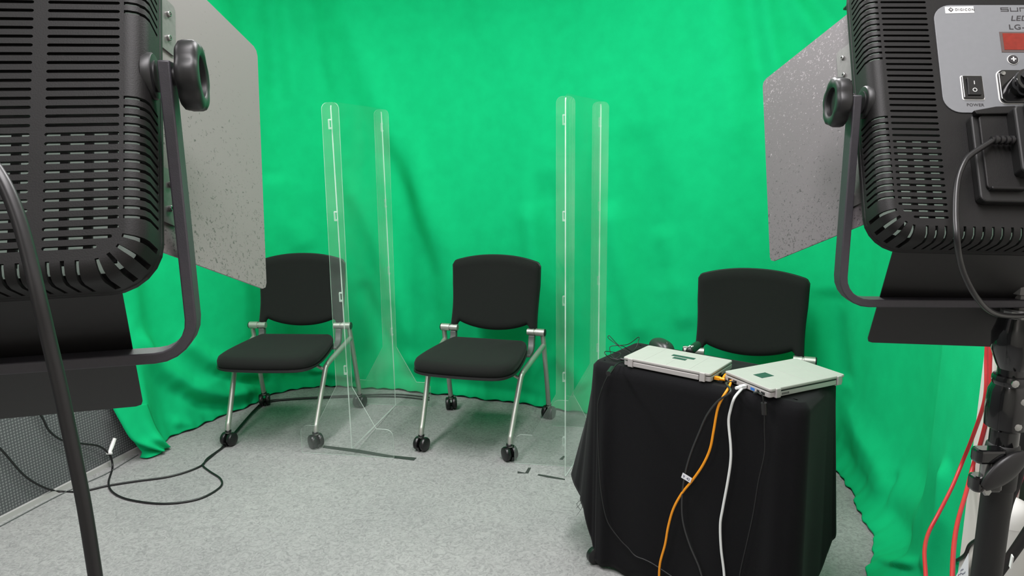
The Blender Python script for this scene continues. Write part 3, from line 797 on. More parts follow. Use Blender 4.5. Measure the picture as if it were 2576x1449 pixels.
# ports and vents on the left side of the second laptop
for (y0, y1, m_) in ((0.020, 0.034, 'port_dark'), (0.040, 0.050, 'port_dark'), (0.058, 0.073, 'usb_blue'), (0.085, 0.100, 'port_dark'), (0.128, 0.142, 'port_dark'), (0.150, 0.162, 'port_dark')):
    MB().box(-0.0006, 0.002, y0, y1, 0.006, 0.0135).obj('port', m_, LB)
for k in range(6): MB().box(0.040 + k * 0.0045, 0.0425 + k * 0.0045, -0.0012, 0.002, 0.008, 0.014).obj('vent_slot', 'port_dark', LB)
MB().box(0.036, LBW - 0.036, -0.0013, 0.002, 0.0185, 0.0205).obj('gap_line', 'port_dark', LB)
for (y0, y1) in ((0.02, 0.035), (0.06, 0.08)): MB().box(LAW - 0.002, LAW + 0.0006, y0, y1, 0.006, 0.0135).obj('port', 'port_dark', LA)

# ------------------------------------------------------------------ cables on and below the table
def cable(name, pts, r, mname, label, cat='cable', sub=8, n=8, group=None):
    P = spline(pts, sub); o = P[0].copy()
    ob = MB().tube([p - o for p in P], r, n).obj(name, mname, smooth=True, angle=70)
    ob.location = o
    return tag(ob, label, cat, group), o
def ontop(px, py, dz=0.006): return at_z(px, py, TTOP + dz)
pA = LAm @ Vector((LAW + 0.001, 0.030, 0.010))
oc = empty('ethernet_cable', pA, 'orange network cable plugged into the laptop by the mouse, hanging down the cloth', 'cable')
pts = [pA + TE * 0.024, ontop(1826, 942, .008), ontop(1838, 957, .007), ontop(1833, 975, .006), on_front(1818, 1000, .004), on_front(1805, 1030), on_front(1795, 1085), on_front(1786, 1130), on_front(1768, 1170), on_front(1742, 1208), on_front(1716, 1240), on_front(1694, 1280), on_front(1681, 1325), on_front(1673, 1370), on_front(1660, 1420), on_front(1659, 1470), on_front(1668, 1560, .02)]
pts[-1].z = max(pts[-1].z, 0.01)
P = spline(pts, 8)
MB().tube([p - pA for p in P], 0.0036, 10).obj('cord', 'cable_orange', oc, smooth=True)
mm = Matrix((TE, TN, Vector((0, 0, 1)))).transposed().to_4x4()
plug = MB().box(0, 0.016, -0.006, 0.006, -0.004, 0.005, 0, mm).obj('plug', 'cable_orange', oc, bevel=0.001)
MB().tube([mm @ Vector((0.016, 0, 0)), mm @ Vector((0.030, 0, 0))], [0.0055, 0.0042], 10).obj('boot', 'cable_orange', oc, smooth=True)
tg = on_front(1727, 1202, .006); tdir = (on_front(1740, 1209, .006) - on_front(1717, 1195, .006)); tl = tdir.length; tdir.normalize()
tmx = Matrix((tdir, TN.cross(tdir) * -1 if TN.cross(tdir).z < 0 else TN.cross(tdir), TN)).transposed().to_4x4(); tmx.translation = tg - pA
MB().box(-tl / 2, tl / 2, -0.0085, 0.0085, -0.0004, 0.0004, 0, tmx).obj('paper_tag', 'paper_white', oc)
text_part('tag_print', '9  42', 0.011, 'ink_grey', oc, tmx @ Matrix.Rotation(math.pi, 4, 'Y') @ T(-0.0, -0.004, 0.0006) if (tmx.to_3x3() @ Vector((0, 0, 1))).y > 0 and False else tmx @ T(0, -0.004, -0.0008), 'CENTER')

pB = LBm @ Vector((-0.001, 0.092, 0.010))
wc = empty('ethernet_cable', pB, 'white network cable plugged into the overhanging laptop, hanging down the cloth', 'cable')
ldir = LBm.to_3x3() @ Vector((-1, 0, 0))
pts = [pB + ldir * 0.028, ontop(1868, 975, .008), on_front(1848, 1000, .010), on_front(1838, 1030, .004), on_front(1833, 1062), on_front(1838, 1120), on_front(1838, 1160), on_front(1831, 1210), on_front(1818, 1280), on_front(1812, 1320), on_front(1814, 1380), on_front(1822, 1450), on_front(1826, 1560, .02)]
MB().tube([p - pB for p in spline(pts, 8)], 0.0037, 10).obj('cord', 'cable_white', wc, smooth=True)
mm2 = axis_mtx((0, 0, 0), ldir, (0, 0, 1))
MB().box(-0.005, 0.005, -0.006, 0.006, 0, 0.018, 0, mm2).obj('plug', 'cable_white', wc, bevel=0.001)
MB().tube([mm2 @ Vector((0, 0, 0.018)), mm2 @ Vector((0, 0, 0.034))], [0.0058, 0.0044], 10).obj('boot', 'cable_white', wc, smooth=True)

pC = LBm @ Vector((-0.001, 0.135, 0.010))
cable('display_cable', [pC, pC + ldir * 0.03, ontop(1838, 985, .008), on_front(1805, 1010, .008), on_front(1778, 1045, .004), on_front(1758, 1090), on_front(1738, 1140), on_front(1724, 1190), on_front(1716, 1250), on_front(1718, 1310), on_front(1735, 1370), on_front(1760, 1430), on_front(1772, 1480)], 0.0030, 'cable_dark', 'dark grey cable from the overhanging laptop passing behind the orange cable on the cloth')
pD = LBm @ Vector((-0.001, 0.045, 0.010))
ob, o = cable('usb_power_cable', [pD, pD + ldir * 0.014 + Vector((0, 0, -.003)), on_front(1915, 990, .012), on_front(1921, 1015, .010), on_front(1923, 1045, .008), on_front(1923, 1080, .004), on_front(1923, 1140), on_front(1908, 1210), on_front(1895, 1290), on_front(1880, 1360), on_front(1862, 1440), on_front(1855, 1500)], 0.0018, 'cable_black', 'thin black cable with a ferrite bead under the overhanging laptop')
fa, fb = on_front(1921.5, 1013, .010), on_front(1923, 1042, .008)
MB().tube([fa - o, fb - o], 0.0078, 12).obj('ferrite_bead', 'rubber_black', ob, smooth=True, angle=40)
pE = LAm @ Vector((-0.002, 0.03, 0.010))
LEFT0 = lambda px, py, out=0.0: on_front(px, py, out)
ob, o = cable('laptop_power_cable', [pE, ontop(1556, 914, .010), ontop(1546, 922, .008), ontop(1533, 938, .008), on_front(1521, 962, .006), on_front(1512, 985, .006), on_front(1504, 1020, .004), on_front(1504, 1080), on_front(1507, 1160, .008), on_front(1513, 1240, .012), on_front(1528, 1310, .008), on_front(1558, 1355, .004), on_front(1580, 1378), on_front(1598, 1398), on_front(1622, 1408), on_front(1645, 1420), on_front(1690, 1450, .0)], 0.0019, 'cable_black', 'thin black power cable with a bead hanging at the left front corner of the cloth')
fa, fb = ontop(1540, 926, .011), ontop(1530, 940, .009)
MB().tube([fa - o, fb - o], 0.0075, 12).obj('ferrite_bead', 'rubber_black', ob, smooth=True, angle=40)
fa = ontop(1563, 908, .012)
MB().tube([pE - o, pE - o + (LAm.to_3x3() @ Vector((-0.022, 0, 0)))], 0.005, 10).obj('plug', 'rubber_black', ob, smooth=True)

# mouse and its wire
mp = at_z(1664, 882, TTOP)
me_ = empty('computer_mouse', (mp.x, mp.y, TTOP), 'dark grey computer mouse behind the two-sticker laptop', 'mouse', rot=(0, 0, math.radians(20)))
def mouse_shell():
    nu, nv = 28, 14; V = []
    for i in range(nv):
        ph = math.pi / 2 * i / (nv - 1)
        for j in range(nu):
            th = 2 * math.pi * j / nu
            x = 0.032 * math.copysign(abs(math.cos(th)) ** 0.8, math.cos(th)) * max(0.02, math.cos(ph)) ** 0.7
            y = 0.055 * math.copysign(abs(math.sin(th)) ** 0.85, math.sin(th)) * max(0.02, math.cos(ph)) ** 0.7
            V.append((x, y, 0.004 + (0.034 + 0.06 * y) * math.sin(ph) ** 0.9))
    F = [(i * nu + j, i * nu + (j + 1) % nu, (i + 1) * nu + (j + 1) % nu, (i + 1) * nu + j) for i in range(nv - 1) for j in range(nu)] + [tuple(range(nu))[::-1], tuple(range((nv - 1) * nu, nv * nu))]
    return MB().add(V, F)
mouse_shell().obj('shell', 'mouse_grey', me_, smooth=True, angle=60)
MB().lathe([(0.006, -0.003), (0.008, 0), (0.006, 0.003)], 14, axis_mtx((0, -0.030, 0.029), (1, 0, 0))).obj('scroll_wheel', 'rubber_black', me_, smooth=True)
MB().box(0.024, 0.034, -0.012, 0.016, 0.014, 0.022).obj('side_button', 'rubber_black', me_, bevel=0.002)
Q = [(1655, 872, .010), (1630, 872, .008), (1600, 880, .006), (1588, 884, .012), (1570, 872, .030), (1556, 868, .034), (1540, 852, .040), (1532, 844, .045), (1530, 850, .040), (1545, 862, .034), (1566, 878, .020), (1585, 888, .010), (1576, 900, .006), (1556, 905, .006), (1535, 900, .010), (1522, 890, .022), (1524, 884, .025), (1545, 886, .020), (1562, 890, .015), (1552, 902, .008), (1540, 897, .010), (1534, 874, .025), (1550, 869, .030), (1580, 866, .030), (1606, 848, .040), (1606, 858, .034), (1598, 878, .015), (1580, 893, .008), (1565, 903, .006), (1545, 903, .006), (1534, 893, .006)]
cable('mouse_wire', [at_z(x, y, TTOP + dz) for x, y, dz in Q], 0.0013, 'cable_black', 'thin black mouse wire in loose loops on the left end of the table', sub=6, n=6)
# presenter and small clip
pp = at_z(1745, 886, TTOP)
rm = empty('remote_control', (pp.x, pp.y, TTOP), 'short rounded black remote with small white keys beside the chair backrest', 'remote', rot=(0, 0, math.radians(-32)))
MB().lathe([(0.006, -0.050), (0.012, -0.046), (0.014, -0.035), (0.014, 0.03), (0.0125, 0.042), (0.007, 0.048)], 18, axis_mtx((0, 0, 0.0145), (0, 1, 0))).obj('body', 'rubber_black', rm, smooth=True, angle=50)
for x, y in ((-0.004, -0.038), (0.004, -0.036), (0.0, -0.030), (-0.005, -0.028), (0.005, -0.027)):
    MB().box(x - 0.0018, x + 0.0018, y - 0.0018, y + 0.0018, 0.024, 0.0292).obj('key', 'sticker_white', rm)
cp = at_z(1728, 876, TTOP)
ob = MB().box(-0.013, 0.013, -0.004, 0.004, 0, 0.005).obj('usb_stick', 'laptop_base', bevel=0.001); ob.location = (cp.x, cp.y, TTOP); ob.rotation_euler = (0, 0, -0.3)
tag(ob, 'tiny silver stick lying beside the black remote', 'usb stick')

# ------------------------------------------------------------------ tape on the carpet
def tape(pix, label):
    P = [at_z(x, y, 0.0) for x, y in pix]; c = sum(P, Vector()) / len(P)
    o = MB().prism([(p.x - c.x, p.y - c.y) for p in P], 0.0004, 0.0012).obj('floor_tape', 'tape_black'); o.location = c
    tag(o, label, 'tape', 'black tape marks on the carpet')
tape([(812, 1127), (815, 1121), (900, 1131), (985, 1146), (1048, 1152), (1041, 1159), (975, 1151), (885, 1137)], 'long black tape strip under the partition left of the middle chair')
tape([(1302, 1186), (1321, 1190), (1329, 1177), (1336, 1177), (1329, 1191), (1302, 1191)], 'small L-shaped black tape mark in front of the middle chair')
tape([(1352, 1196), (1355, 1193), (1385, 1198), (1421, 1205), (1421, 1208), (1380, 1202)], 'short black tape strip beside the table cloth corner')
tape([(1407, 1156), (1417, 1147), (1422, 1148), (1415, 1157)], 'tiny black tape piece behind the partition edge near the table')

# ------------------------------------------------------------------ cables on the carpet, left
LW = RW(ROOM_A0 + 0.008, 0); LN = Vector(E1)
def onwall(px, py, out=0.0): return at_plane(px, py, LW + LN * (0.010 + out), LN)
def onfl(px, py, z=0.005): return at_z(px, py, z)
c1 = [onwall(70, 1000), onwall(105, 1048), onwall(125, 1085), onwall(160, 1109), onwall(205, 1116), onwall(250, 1123, .01), onwall(276, 1145, .015), onfl(283, 1176), onfl(273, 1215), onfl(286, 1240), onfl(330, 1258), onfl(415, 1267), onfl(500, 1255), onfl(553, 1226), onfl(555, 1205), onfl(528, 1186), onfl(511, 1172), onfl(516, 1162), onfl(560, 1124), onfl(592, 1086), onfl(640, 1031), onfl(668, 1010), onfl(720, 1004), onfl(800, 999), onfl(900, 994), onfl(1000, 992), onfl(1080, 1000)]
cable('floor_cable', c1, 0.0042, 'cable_black', 'black cable looping on the carpet and trailing past the left chair, with a white clip', 'cable')
c2 = [onwall(-60, 1080), onwall(0, 1128), onwall(60, 1195), onwall(110, 1226), onfl(150, 1236), onfl(205, 1236), onfl(270, 1222), onfl(340, 1211), onfl(420, 1200), onfl(475, 1185), onfl(510, 1169), onfl(522, 1153), onfl(566, 1120, .009), onfl(598, 1082, .009), onfl(650, 1026, .009), onfl(690, 1009), onfl(800, 1001, .008), onfl(900, 998), onfl(1000, 998), onfl(1080, 1006)]
cable('floor_cable', c2, 0.0042, 'cable_black', 'black cable running straight from the grey wall across the carpet', 'cable')
cable('grey_line_run', [onfl(347, 1144, .003), onfl(320, 1160, .003), onfl(270, 1190, .003), onfl(215, 1215, .003), onfl(150, 1245, .003), onfl(60, 1292, .003), onfl(0, 1324, .003)], 0.0022, 'line_grey', 'thin grey line lying along the white baseboard', 'cord')  # thin grey tube along the foot of the baseboard
w0, w1 = onwall(275, 1140, .018), onwall(289, 1103, .012)
wcl = MB().tube([Vector((0, 0, 0)), (w1 - w0) * .5, w1 - w0], [0.007, 0.009, 0.008], 8).box(-0.012, 0.012, -0.004, 0.004, -0.004, 0.004).obj('cable_clip', 'white_plastic', smooth=True); wcl.location = w0
tag(wcl, 'slim white plastic clip on the black cable by the grey wall', 'clip')

# ------------------------------------------------------------------ LED panel lights
LP_W, LP_H, LP_PIT, LP_SL = 0.1765, 0.1585, 0.0065, 0.0024
def lamp_shell(has_panel):
    rc = 0.034
    rows = [-0.1365 + LP_PIT * k for k in range(43)]
    # stations round the outline: (base x, y, nx, ny, starts_slot)
    def side_cells(lo, hi, centers, sl):
        c = [(lo, False)]
        for q in centers:
            if q - sl / 2 > lo + 1e-4 and q + sl / 2 < hi - 1e-4: c += [(q - sl / 2, True), (q + sl / 2, False)]
        return c
    st = []
    ys = side_cells(-(LP_H - rc), LP_H - rc, [y for y in rows if abs(y) > 0.030], LP_SL)
    xs = side_cells(-(LP_W - rc), LP_W - rc, [-0.1445 + 0.0085 * k for k in range(35)], LP_SL)
    def arc(cx, cy, a0):
        out = []
        for k in range(4):
            c = a0 + 14 + 20.5 * k
            out += [(c - 3.2, True), (c + 3.2, False)]
        seq = [(a0, False)] + out
        return [(cx + rc * math.cos(math.radians(a)), cy + rc * math.sin(math.radians(a)), math.cos(math.radians(a)), math.sin(math.radians(a)), s) for a, s in seq]
    st += [(LP_W, y, 1, 0, s) for y, s in ys] + arc(LP_W - rc, LP_H - rc, 0)
    st += [(-x, LP_H, 0, 1, s) for x, s in xs] + arc(-(LP_W - rc), LP_H - rc, 90)
    st += [(-LP_W, -y, -1, 0, s) for y, s in ys] + arc(-(LP_W - rc), -(LP_H - rc), 180)
    st += [(x, -LP_H, 0, -1, s) for x, s in xs] + arc(LP_W - rc, -(LP_H - rc), 270)
    rings = [(0, -0.037), (0, -0.031), (0, -0.011), (0.0016, -0.0055), (0.0055, -0.0016), (0.011, 0.0), (0.0135, 0.0)]
    n = len(st); V = []; F = []
    for ins, w in rings:
        V += [(x - nx * ins, y - ny * ins, w) for x, y, nx, ny, s in st]
    for j in range(len(rings) - 1):
        for i in range(n):
            if st[i][4] and j >= 1: continue
            a, b = j * n + i, j * n + (i + 1) % n
            F.append((a, b, b + n, a + n))
    # flat back with slot holes
    inner = [Vector((x - nx * 0.0135, y - ny * 0.0135)) for x, y, nx, ny, s in st]
    slots = []
    for k, y in enumerate(rows):
        cut = 0.013 if k in (0, 42) else (0.004 if k in (1, 41) else 0)
        cols = [(-0.1605 + cut, -0.1155), (0.1155, 0.1605 - cut), (0.062, 0.107)]
        for x0, x1 in cols: slots.append((x0, x1, y))
    vv = list(inner); ee = [(i, (i + 1) % n) for i in range(n)]
    r = LP_SL / 2
    for x0, x1, y in slots:
        o = len(vv); loop = [(x1 - r, y - r), (x1, y), (x1 - r, y + r), (x0 + r, y + r), (x0, y), (x0 + r, y - r)]
        loop = [(x1 - r, y - r), (x1 - 0.3 * r, y - 0.7 * r), (x1, y), (x1 - 0.3 * r, y + 0.7 * r), (x1 - r, y + r), (x0 + r, y + r), (x0 + 0.3 * r, y + 0.7 * r), (x0, y), (x0 + 0.3 * r, y - 0.7 * r), (x0 + r, y - r)]
        vv += [Vector(p) for p in loop]; ee += [(o + i, o + (i + 1) % 10) for i in range(10)]
    ov, oe, of, _, _, _ = geometry.delaunay_2d_cdt(vv, ee, [], 0, 1e-7)
    o = len(V); V += [(p.x, p.y, 0.0) for p in ov]
    SLT = np.array(slots)
    for f in of:
        cx = sum(ov[i].x for i in f) / 3; cy = sum(ov[i].y for i in f) / 3
        hit = (cx > SLT[:, 0]) & (cx < SLT[:, 1]) & (np.abs(cy - SLT[:, 2]) < r)
        if hit.any(): continue
        q = rc - 0.0135; dx = abs(cx) - (LP_W - rc); dy = abs(cy) - (LP_H - rc)
        if dx > 0 and dy > 0 and math.hypot(dx, dy) > q: continue
        F.append(tuple(i + o for i in f))
    me = bpy.data.meshes.new('housing'); me.from_pydata(V, [], F); me.materials.append(M['lamp_black'])
    bm = bmesh.new(); bm.from_mesh(me); bmesh.ops.remove_doubles(bm, verts=bm.verts[:], dist=2e-5)
    bmesh.ops.recalc_face_normals(bm, faces=bm.faces[:])
    # make the back look towards +z
    up = sum(f.normal.z * f.calc_area() for f in bm.faces)
    if up < 0: bmesh.ops.reverse_faces(bm, faces=bm.faces[:])
    bm.to_mesh(me); bm.free()
    for p in me.polygons: p.use_smooth = True
    me.set_sharp_from_angle(angle=math.radians(35))
    return me

def make_lamp(C, R, label, yaw_drop, scuff):
    mw = Matrix(R).to_4x4(); mw.translation = Vector(C)
    e = empty('led_panel_light', None, label, 'studio light', 'led panel lights', mtx=mw)
    me = lamp_shell(True)
    sh = bpy.data.objects.new('housing', me); COL.objects.link(sh); sh.parent = e
    so = sh.modifiers.new('wall', 'SOLIDIFY'); so.thickness = 0.0028; so.offset = -1
    es = sh.modifiers.new('edges', 'EDGE_SPLIT'); es.split_angle = math.radians(38)
    # front frame, diffuser, led board
    fr = MB(); o1 = rrect(-LP_W - 0.0005, LP_W + 0.0005, -LP_H - 0.0005, LP_H + 0.0005, 0.0345, 6); o2 = rrect(-LP_W + 0.014, LP_W - 0.014, -LP_H + 0.014, LP_H - 0.014, 0.022, 6)
    n = len(o1); V = [(x, y, z) for z in (-0.0365, -0.0435) for o in (o1, o2) for x, y in o]
    F = []
    for i in range(n):
        j = (i + 1) % n
        F += [(i, j, n + j, n + i), (2 * n + i, 3 * n + i, 3 * n + j, 2 * n + j), (i, 2 * n + i, 2 * n + j, j), (n + i, n + j, 3 * n + j, 3 * n + i)]
    fr.add(V, F).obj('front_frame', 'lamp_black', e, bevel=0.001)
    MB().prism(rrect(-LP_W + 0.013, LP_W - 0.013, -LP_H + 0.013, LP_H - 0.013, 0.023, 6), -0.0425, -0.040).obj('diffuser', 'diffuser_white', e)
    bd = MB().box(-0.155, 0.155, -0.045, 0.142, -0.024, -0.021).obj('led_board', 'lamp_dark', e)
    for k in range(21):
        x = -0.150 + k * 0.015
        MB().box(x - 0.0026, x + 0.0026, -0.142, -0.045, -0.023, -0.020).obj('board_strip', 'lamp_dark', bd)
    # barn doors
    def door(name, hinge, outd, along, h_in, h_out, ln, mname):
        o = Vector(hinge); d = Vector(outd).normalized(); a = Vector(along); nz = d.cross(a)
        mm = Matrix((d, a, nz)).transposed().to_4x4(); mm.translation = o
        r = 0.007
        pts = [(0, -h_in), (0, h_in)]
        pts = [(-0.012, -h_in), (ln - r, -h_out), (ln - 0.3 * r, -h_out + 0.3 * r), (ln, -h_out + r), (ln, h_out - r), (ln - 0.3 * r, h_out - 0.3 * r), (ln - r, h_out), (-0.012, h_in)]
        return MB().prism(pts, -0.0007, 0.0007, mm).obj(name, mname, e), mm
    a = math.radians(69); b = math.radians(65)
    mg = 'barn_grey_scuffed' if scuff else 'barn_grey'
    for s in (-1, 1):
        dob, mm = door('barn_door', (s * 0.170, -0.001, -0.055), (s * math.cos(a), 0, -math.sin(a)), (0, 1, 0), 0.124, 0.124, 0.154, mg)
        for y0, y1 in ((0.041, 0.086), (-0.101, -0.058)):
            up_ = 1 if (s == 1) else -1
            hp_ = MB().prism(rrect(-0.008, 0.020, y0, y1, 0.004, 3), 0.0008 * 1, 0.0022, mm).obj('hinge_plate', 'hinge_grey', dob)
            hp2 = MB().prism(rrect(-0.008, 0.020, y0, y1, 0.004, 3), -0.0022, -0.0008, mm).obj('hinge_plate', 'hinge_grey', dob)
            for q in (y0 + 0.012, y1 - 0.012):
                for sg in (-1, 1):
                    MB().lathe([(0.0024, 0.0), (0.0024, 0.0016), (0.0019, 0.0022), (0.0012, 0.0022), (0.0011, 0.0008)], 10, mm @ T(0.0105, q, 0.0022 * sg) @ (Matrix.Rotation(math.pi, 4, 'X') if sg < 0 else Matrix())).obj('screw', 'screw_steel', hp_ if sg > 0 else hp2, smooth=True, angle=30)
    for s in (-1, 1):
        door('barn_door', (0, s * 0.161, -0.055), (0, s * math.cos(b), -math.sin(b)), (1, 0, 0), 0.149, 0.124, 0.145, 'barn_black')
    # yoke: hangs upright in the room, so turn it back into the lamp's frame
    inv = mw.inverted()
    piv = mw @ Vector((0, -0.007, -0.018)); ux = (mw.to_3x3() @ Vector((1, 0, 0))); ux.z = 0; ux.normalize(); fy = Vector((0, 0, 1)).cross(ux)
    off = 0.1865; Dp = yaw_drop; r = 0.028
    path = [(-off, 0.012)] + [(-off, -Dp + r)] + [(-off + r - r * math.cos(math.radians(q)), -Dp + r - r * math.sin(math.radians(q))) for q in range(15, 91, 15)]
    path = path + [(-x, z) for x, z in reversed(path)]
    hw, hd = 0.0042, 0.0095
    V = []; k = len(path)
    for i, (x, z) in enumerate(path):
        x0, z0 = path[max(i - 1, 0)]; x1, z1 = path[min(i + 1, k - 1)]; l = math.hypot(x1 - x0, z1 - z0); nx, nz = -(z1 - z0) / l, (x1 - x0) / l
        for sa, sb in ((-1, -1), (1, -1), (1, 1), (-1, 1)):
            V.append(inv @ (piv + ux * (x + nx * hw * sa) + Vector((0, 0, z + nz * hw * sa)) + fy * (hd * sb)))
    F = [(i * 4 + j, i * 4 + (j + 1) % 4, i * 4 + 4 + (j + 1) % 4, i * 4 + 4 + j) for i in range(k - 1) for j in range(4)] + [(3, 2, 1, 0), tuple(range(4 * k - 4, 4 * k))]
    yk = MB().add(V, F).obj('yoke', 'yoke_black', e, smooth=True, angle=35, bevel=0.0012)
    for s in (-1, 1):
        ax = axis_mtx((s * (LP_W - 0.004), -0.007, -0.018), (s, 0, 0), (0, 1, 0))
        MB().lathe([(0.0165, 0.0), (0.0165, 0.0050), (0.0155, 0.0062), (0.0110, 0.0066), (0.0110, 0.0075)], 28, ax).obj('pivot_boss', 'knob_black', yk, smooth=True, angle=40)
        MB().lathe([(0.009, 0.0155), (0.009, 0.0175), (0.0065, 0.018), (0.0065, 0.026)], 20, ax).obj('knob_stem', 'knob_black', yk, smooth=True, angle=40)
        # lobed hand knob
        V = []; n = 60; prof = [(0.5, 0.0225), (0.85, 0.0228), (0.97, 0.025), (1.0, 0.0275), (1.0, 0.034), (0.96, 0.0365), (0.86, 0.038), (0.64, 0.0385), (0.56, 0.0370), (0.54, 0.033)]
        for fr_, h_ in prof:
            for j in range(n):
                t_ = 2 * math.pi * j / n
                rr = 0.0258 * fr_ * (1 - 0.10 * (0.5 - 0.5 * math.cos(6 * t_ + 0.6)) ** 2 * (1 if fr_ > 0.8 else 0))
                V.append(ax @ Vector((rr * math.cos(t_), rr * math.sin(t_), h_)))
        k_ = len(prof); F = [(i * n + j, i * n + (j + 1) % n, (i + 1) * n + (j + 1) % n, (i + 1) * n + j) for i in range(k_ - 1) for j in range(n)] + [tuple(range(n))[::-1], tuple(range((k_ - 1) * n, k_ * n))]
        MB().add(V, F).obj('tilt_knob', 'knob_black', yk, smooth=True, angle=45)
    base = piv - Vector((0, 0, Dp))
    return e, mw, base
LAMP_L = ((-0.4229, 0.4788, 1.4427), [[0.9767, -0.09566, 0.19212], [0.21441, 0.39581, -0.89295], [0.00938, 0.91334, 0.4071]])
LAMP_R = ((0.5372, 0.7248, 1.4256), [[0.9959, 0.06306, -0.06493], [-0.08593, 0.43319, -0.8972], [-0.02845, 0.89909, 0.43683]])
lampL, mL, baseL = make_lamp(*LAMP_L, 'black LED studio panel seen from behind at the left, power cable in front of it', 0.203, False)
lampR, mR, baseR = make_lamp(*LAMP_R, 'black LED studio panel at the right with grey control panel and red display', 0.203, True)

# control panel on the right hand lamp
cpn = MB().prism(rrect(-0.1095, 0.036, -0.0275, 0.0935, 0.017, 8), 0.0, 0.0010).obj('control_panel', 'panel_grey', lampR, bevel=0.0003)
ST = MB().prism([(-0.098, 0.0835), (-0.070, 0.0842), (-0.0702, 0.0918), (-0.0980, 0.0912)], 0.001, 0.0013).obj('sticker', 'sticker_white', cpn)
text_part('sticker_print', 'DIGICON', 0.0037, 'print_dark', cpn, T(-0.0885, 0.0865, 0.00145), space=1.28)
MB().prism([(-0.0952, 0.0877), (-0.0925, 0.0849), (-0.0898, 0.0877), (-0.0925, 0.0905)], 0.0013, 0.00145).obj('sticker_emblem', 'print_dark', cpn)
MB().prism([(-0.0938, 0.0877), (-0.0925, 0.0863), (-0.0912, 0.0877), (-0.0925, 0.0891)], 0.00142, 0.00155).obj('sticker_emblem', 'sticker_white', cpn)
MB().prism([(-0.09285, 0.0866), (-0.0921, 0.0873), (-0.09285, 0.0888)], 0.0015, 0.0016).obj('sticker_emblem', 'print_dark', cpn)
# brand lettering, squared strokes
def strokes(name, segs, w, mname, parent, ox, oy, sx, sy, z, shear=0.0):
    mb = MB()
    for (x0, y0, x1, y1) in segs:
        x0, x1 = sorted((x0, x1)); y0, y1 = sorted((y0, y1))
        c = [(x0 * sx - w / 2, y0 * sy - w / 2), (x1 * sx + w / 2, y0 * sy - w / 2), (x1 * sx + w / 2, y1 * sy + w / 2), (x0 * sx - w / 2, y1 * sy + w / 2)]
        mb.prism([(ox + a + shear * b, oy + b) for a, b in c], z, z + 0.00015)
    return mb.obj(name, mname, parent)
SUN = [(0, 0, 1, 0), (1, 0, 1, .5), (0, .5, 1, .5), (0, .5, 0, 1), (0, 1, 1, 1),
       (1.35, 0, 1.35, 1), (1.35, 0, 2.35, 0), (2.35, 0, 2.35, 1), (2.7, 0, 2.7, 1), (2.7, 1, 3.7, 1), (3.7, 0, 3.7, 1)]
strokes('brand_print', SUN, 0.0009, 'print_dark', cpn, -0.0437, 0.0862, 0.0068, 0.0038, 0.001)
text_part('brand_print', 'LED', 0.0082, 'print_dark', cpn, T(-0.0360, 0.0752, 0.0011), shear=0.2, space=1.05, xs=1.15)
text_part('model_print', 'LG-6', 0.0080, 'print_dark', cpn, T(-0.0388, 0.0652, 0.0011), space=1.15, xs=1.15)
df = MB().prism([(-0.0485, 0.0392), (-0.001, 0.0392), (-0.001, 0.0622), (-0.0485, 0.0622)], 0.001, 0.0014).obj('display_frame', 'display_frame', cpn)
MB().prism([(-0.0458, 0.0418), (-0.004, 0.0418), (-0.004, 0.0604), (-0.0458, 0.0604)], 0.0014, 0.0017).obj('red_display', 'display_red', df)
def disc(cx, cy, r0, r1, z0, z1, name, mname, parent, n=28):
    mb = MB(); V = []; 
    for z in (z0, z1):
        for rr in (r0, r1):
            V += [(cx + rr * math.cos(2 * math.pi * j / n), cy + rr * math.sin(2 * math.pi * j / n), z) for j in range(n)]
    F = []
    for i in range(n):
        j = (i + 1) % n
        F += [(2 * n + i, 3 * n + i, 3 * n + j, 2 * n + j), (n + i, n + j, 3 * n + j, 3 * n + i)]
    return mb.add(V, F).obj(name, mname, parent)
MB().lathe([(0.0048, 0.001), (0.0048, 0.0022), (0.0044, 0.0026)], 24, T(-0.0392, 0.0308, 0)).obj('plus_button', 'print_dark', cpn, smooth=True, angle=40)
disc(-0.0392, 0.0308, 0.0047, 0.0054, 0.001, 0.0016, 'button_ring', 'print_white', cpn)
MB().box(-0.0416, -0.0368, 0.0302, 0.0314, 0.0026, 0.0028).box(-0.0398, -0.0386, 0.0284, 0.0332, 0.0026, 0.0028).obj('plus_print', 'print_white', cpn)
MB().prism(rrect(-0.0915, -0.0703, -0.0140, 0.0128, 0.002), 0.001, 0.00125).obj('switch_outline', 'print_white', cpn)
sw = MB().prism(rrect(-0.0905, -0.0713, -0.0130, 0.0118, 0.0015), 0.001, 0.0032).obj('power_switch', 'gloss_black', cpn, bevel=0.0006)
MB().box(-0.0868, -0.0745, -0.0098, 0.0088, 0.003, 0.0050, 0, T(0, 0, 0.0) @ Matrix.Rotation(math.radians(3), 4, 'X')).obj('rocker', 'lamp_dark', sw, bevel=0.0005)
MB().box(-0.0810, -0.0804, 0.0010, 0.0048, 0.0050, 0.0054).obj('switch_mark', 'print_white', sw)
disc(-0.0807, -0.0048, 0.0015, 0.0021, 0.0046, 0.0050, 'switch_mark', 'print_white', sw)
text_part('power_print', 'POWER', 0.0042, 'print_dark', cpn, T(-0.0880, -0.0205, 0.0011), space=1.1, xs=1.05)
MB().prism(rrect(-0.0573, -0.0155, -0.0180, 0.0190, 0.006), 0.001, 0.0013).obj('socket_outline', 'print_white', cpn)
sk = MB().prism(rrect(-0.0563, -0.0165, -0.0172, 0.0180, 0.0052), 0.001, 0.0040).obj('power_socket', 'gloss_black', cpn, bevel=0.0008)
MB().lathe([(0.0022, 0.0), (0.0022, 0.001), (0.0012, 0.0012)], 10, T(-0.0520, 0.0138, 0.004)).obj('screw', 'screw_steel', sk, smooth=True)
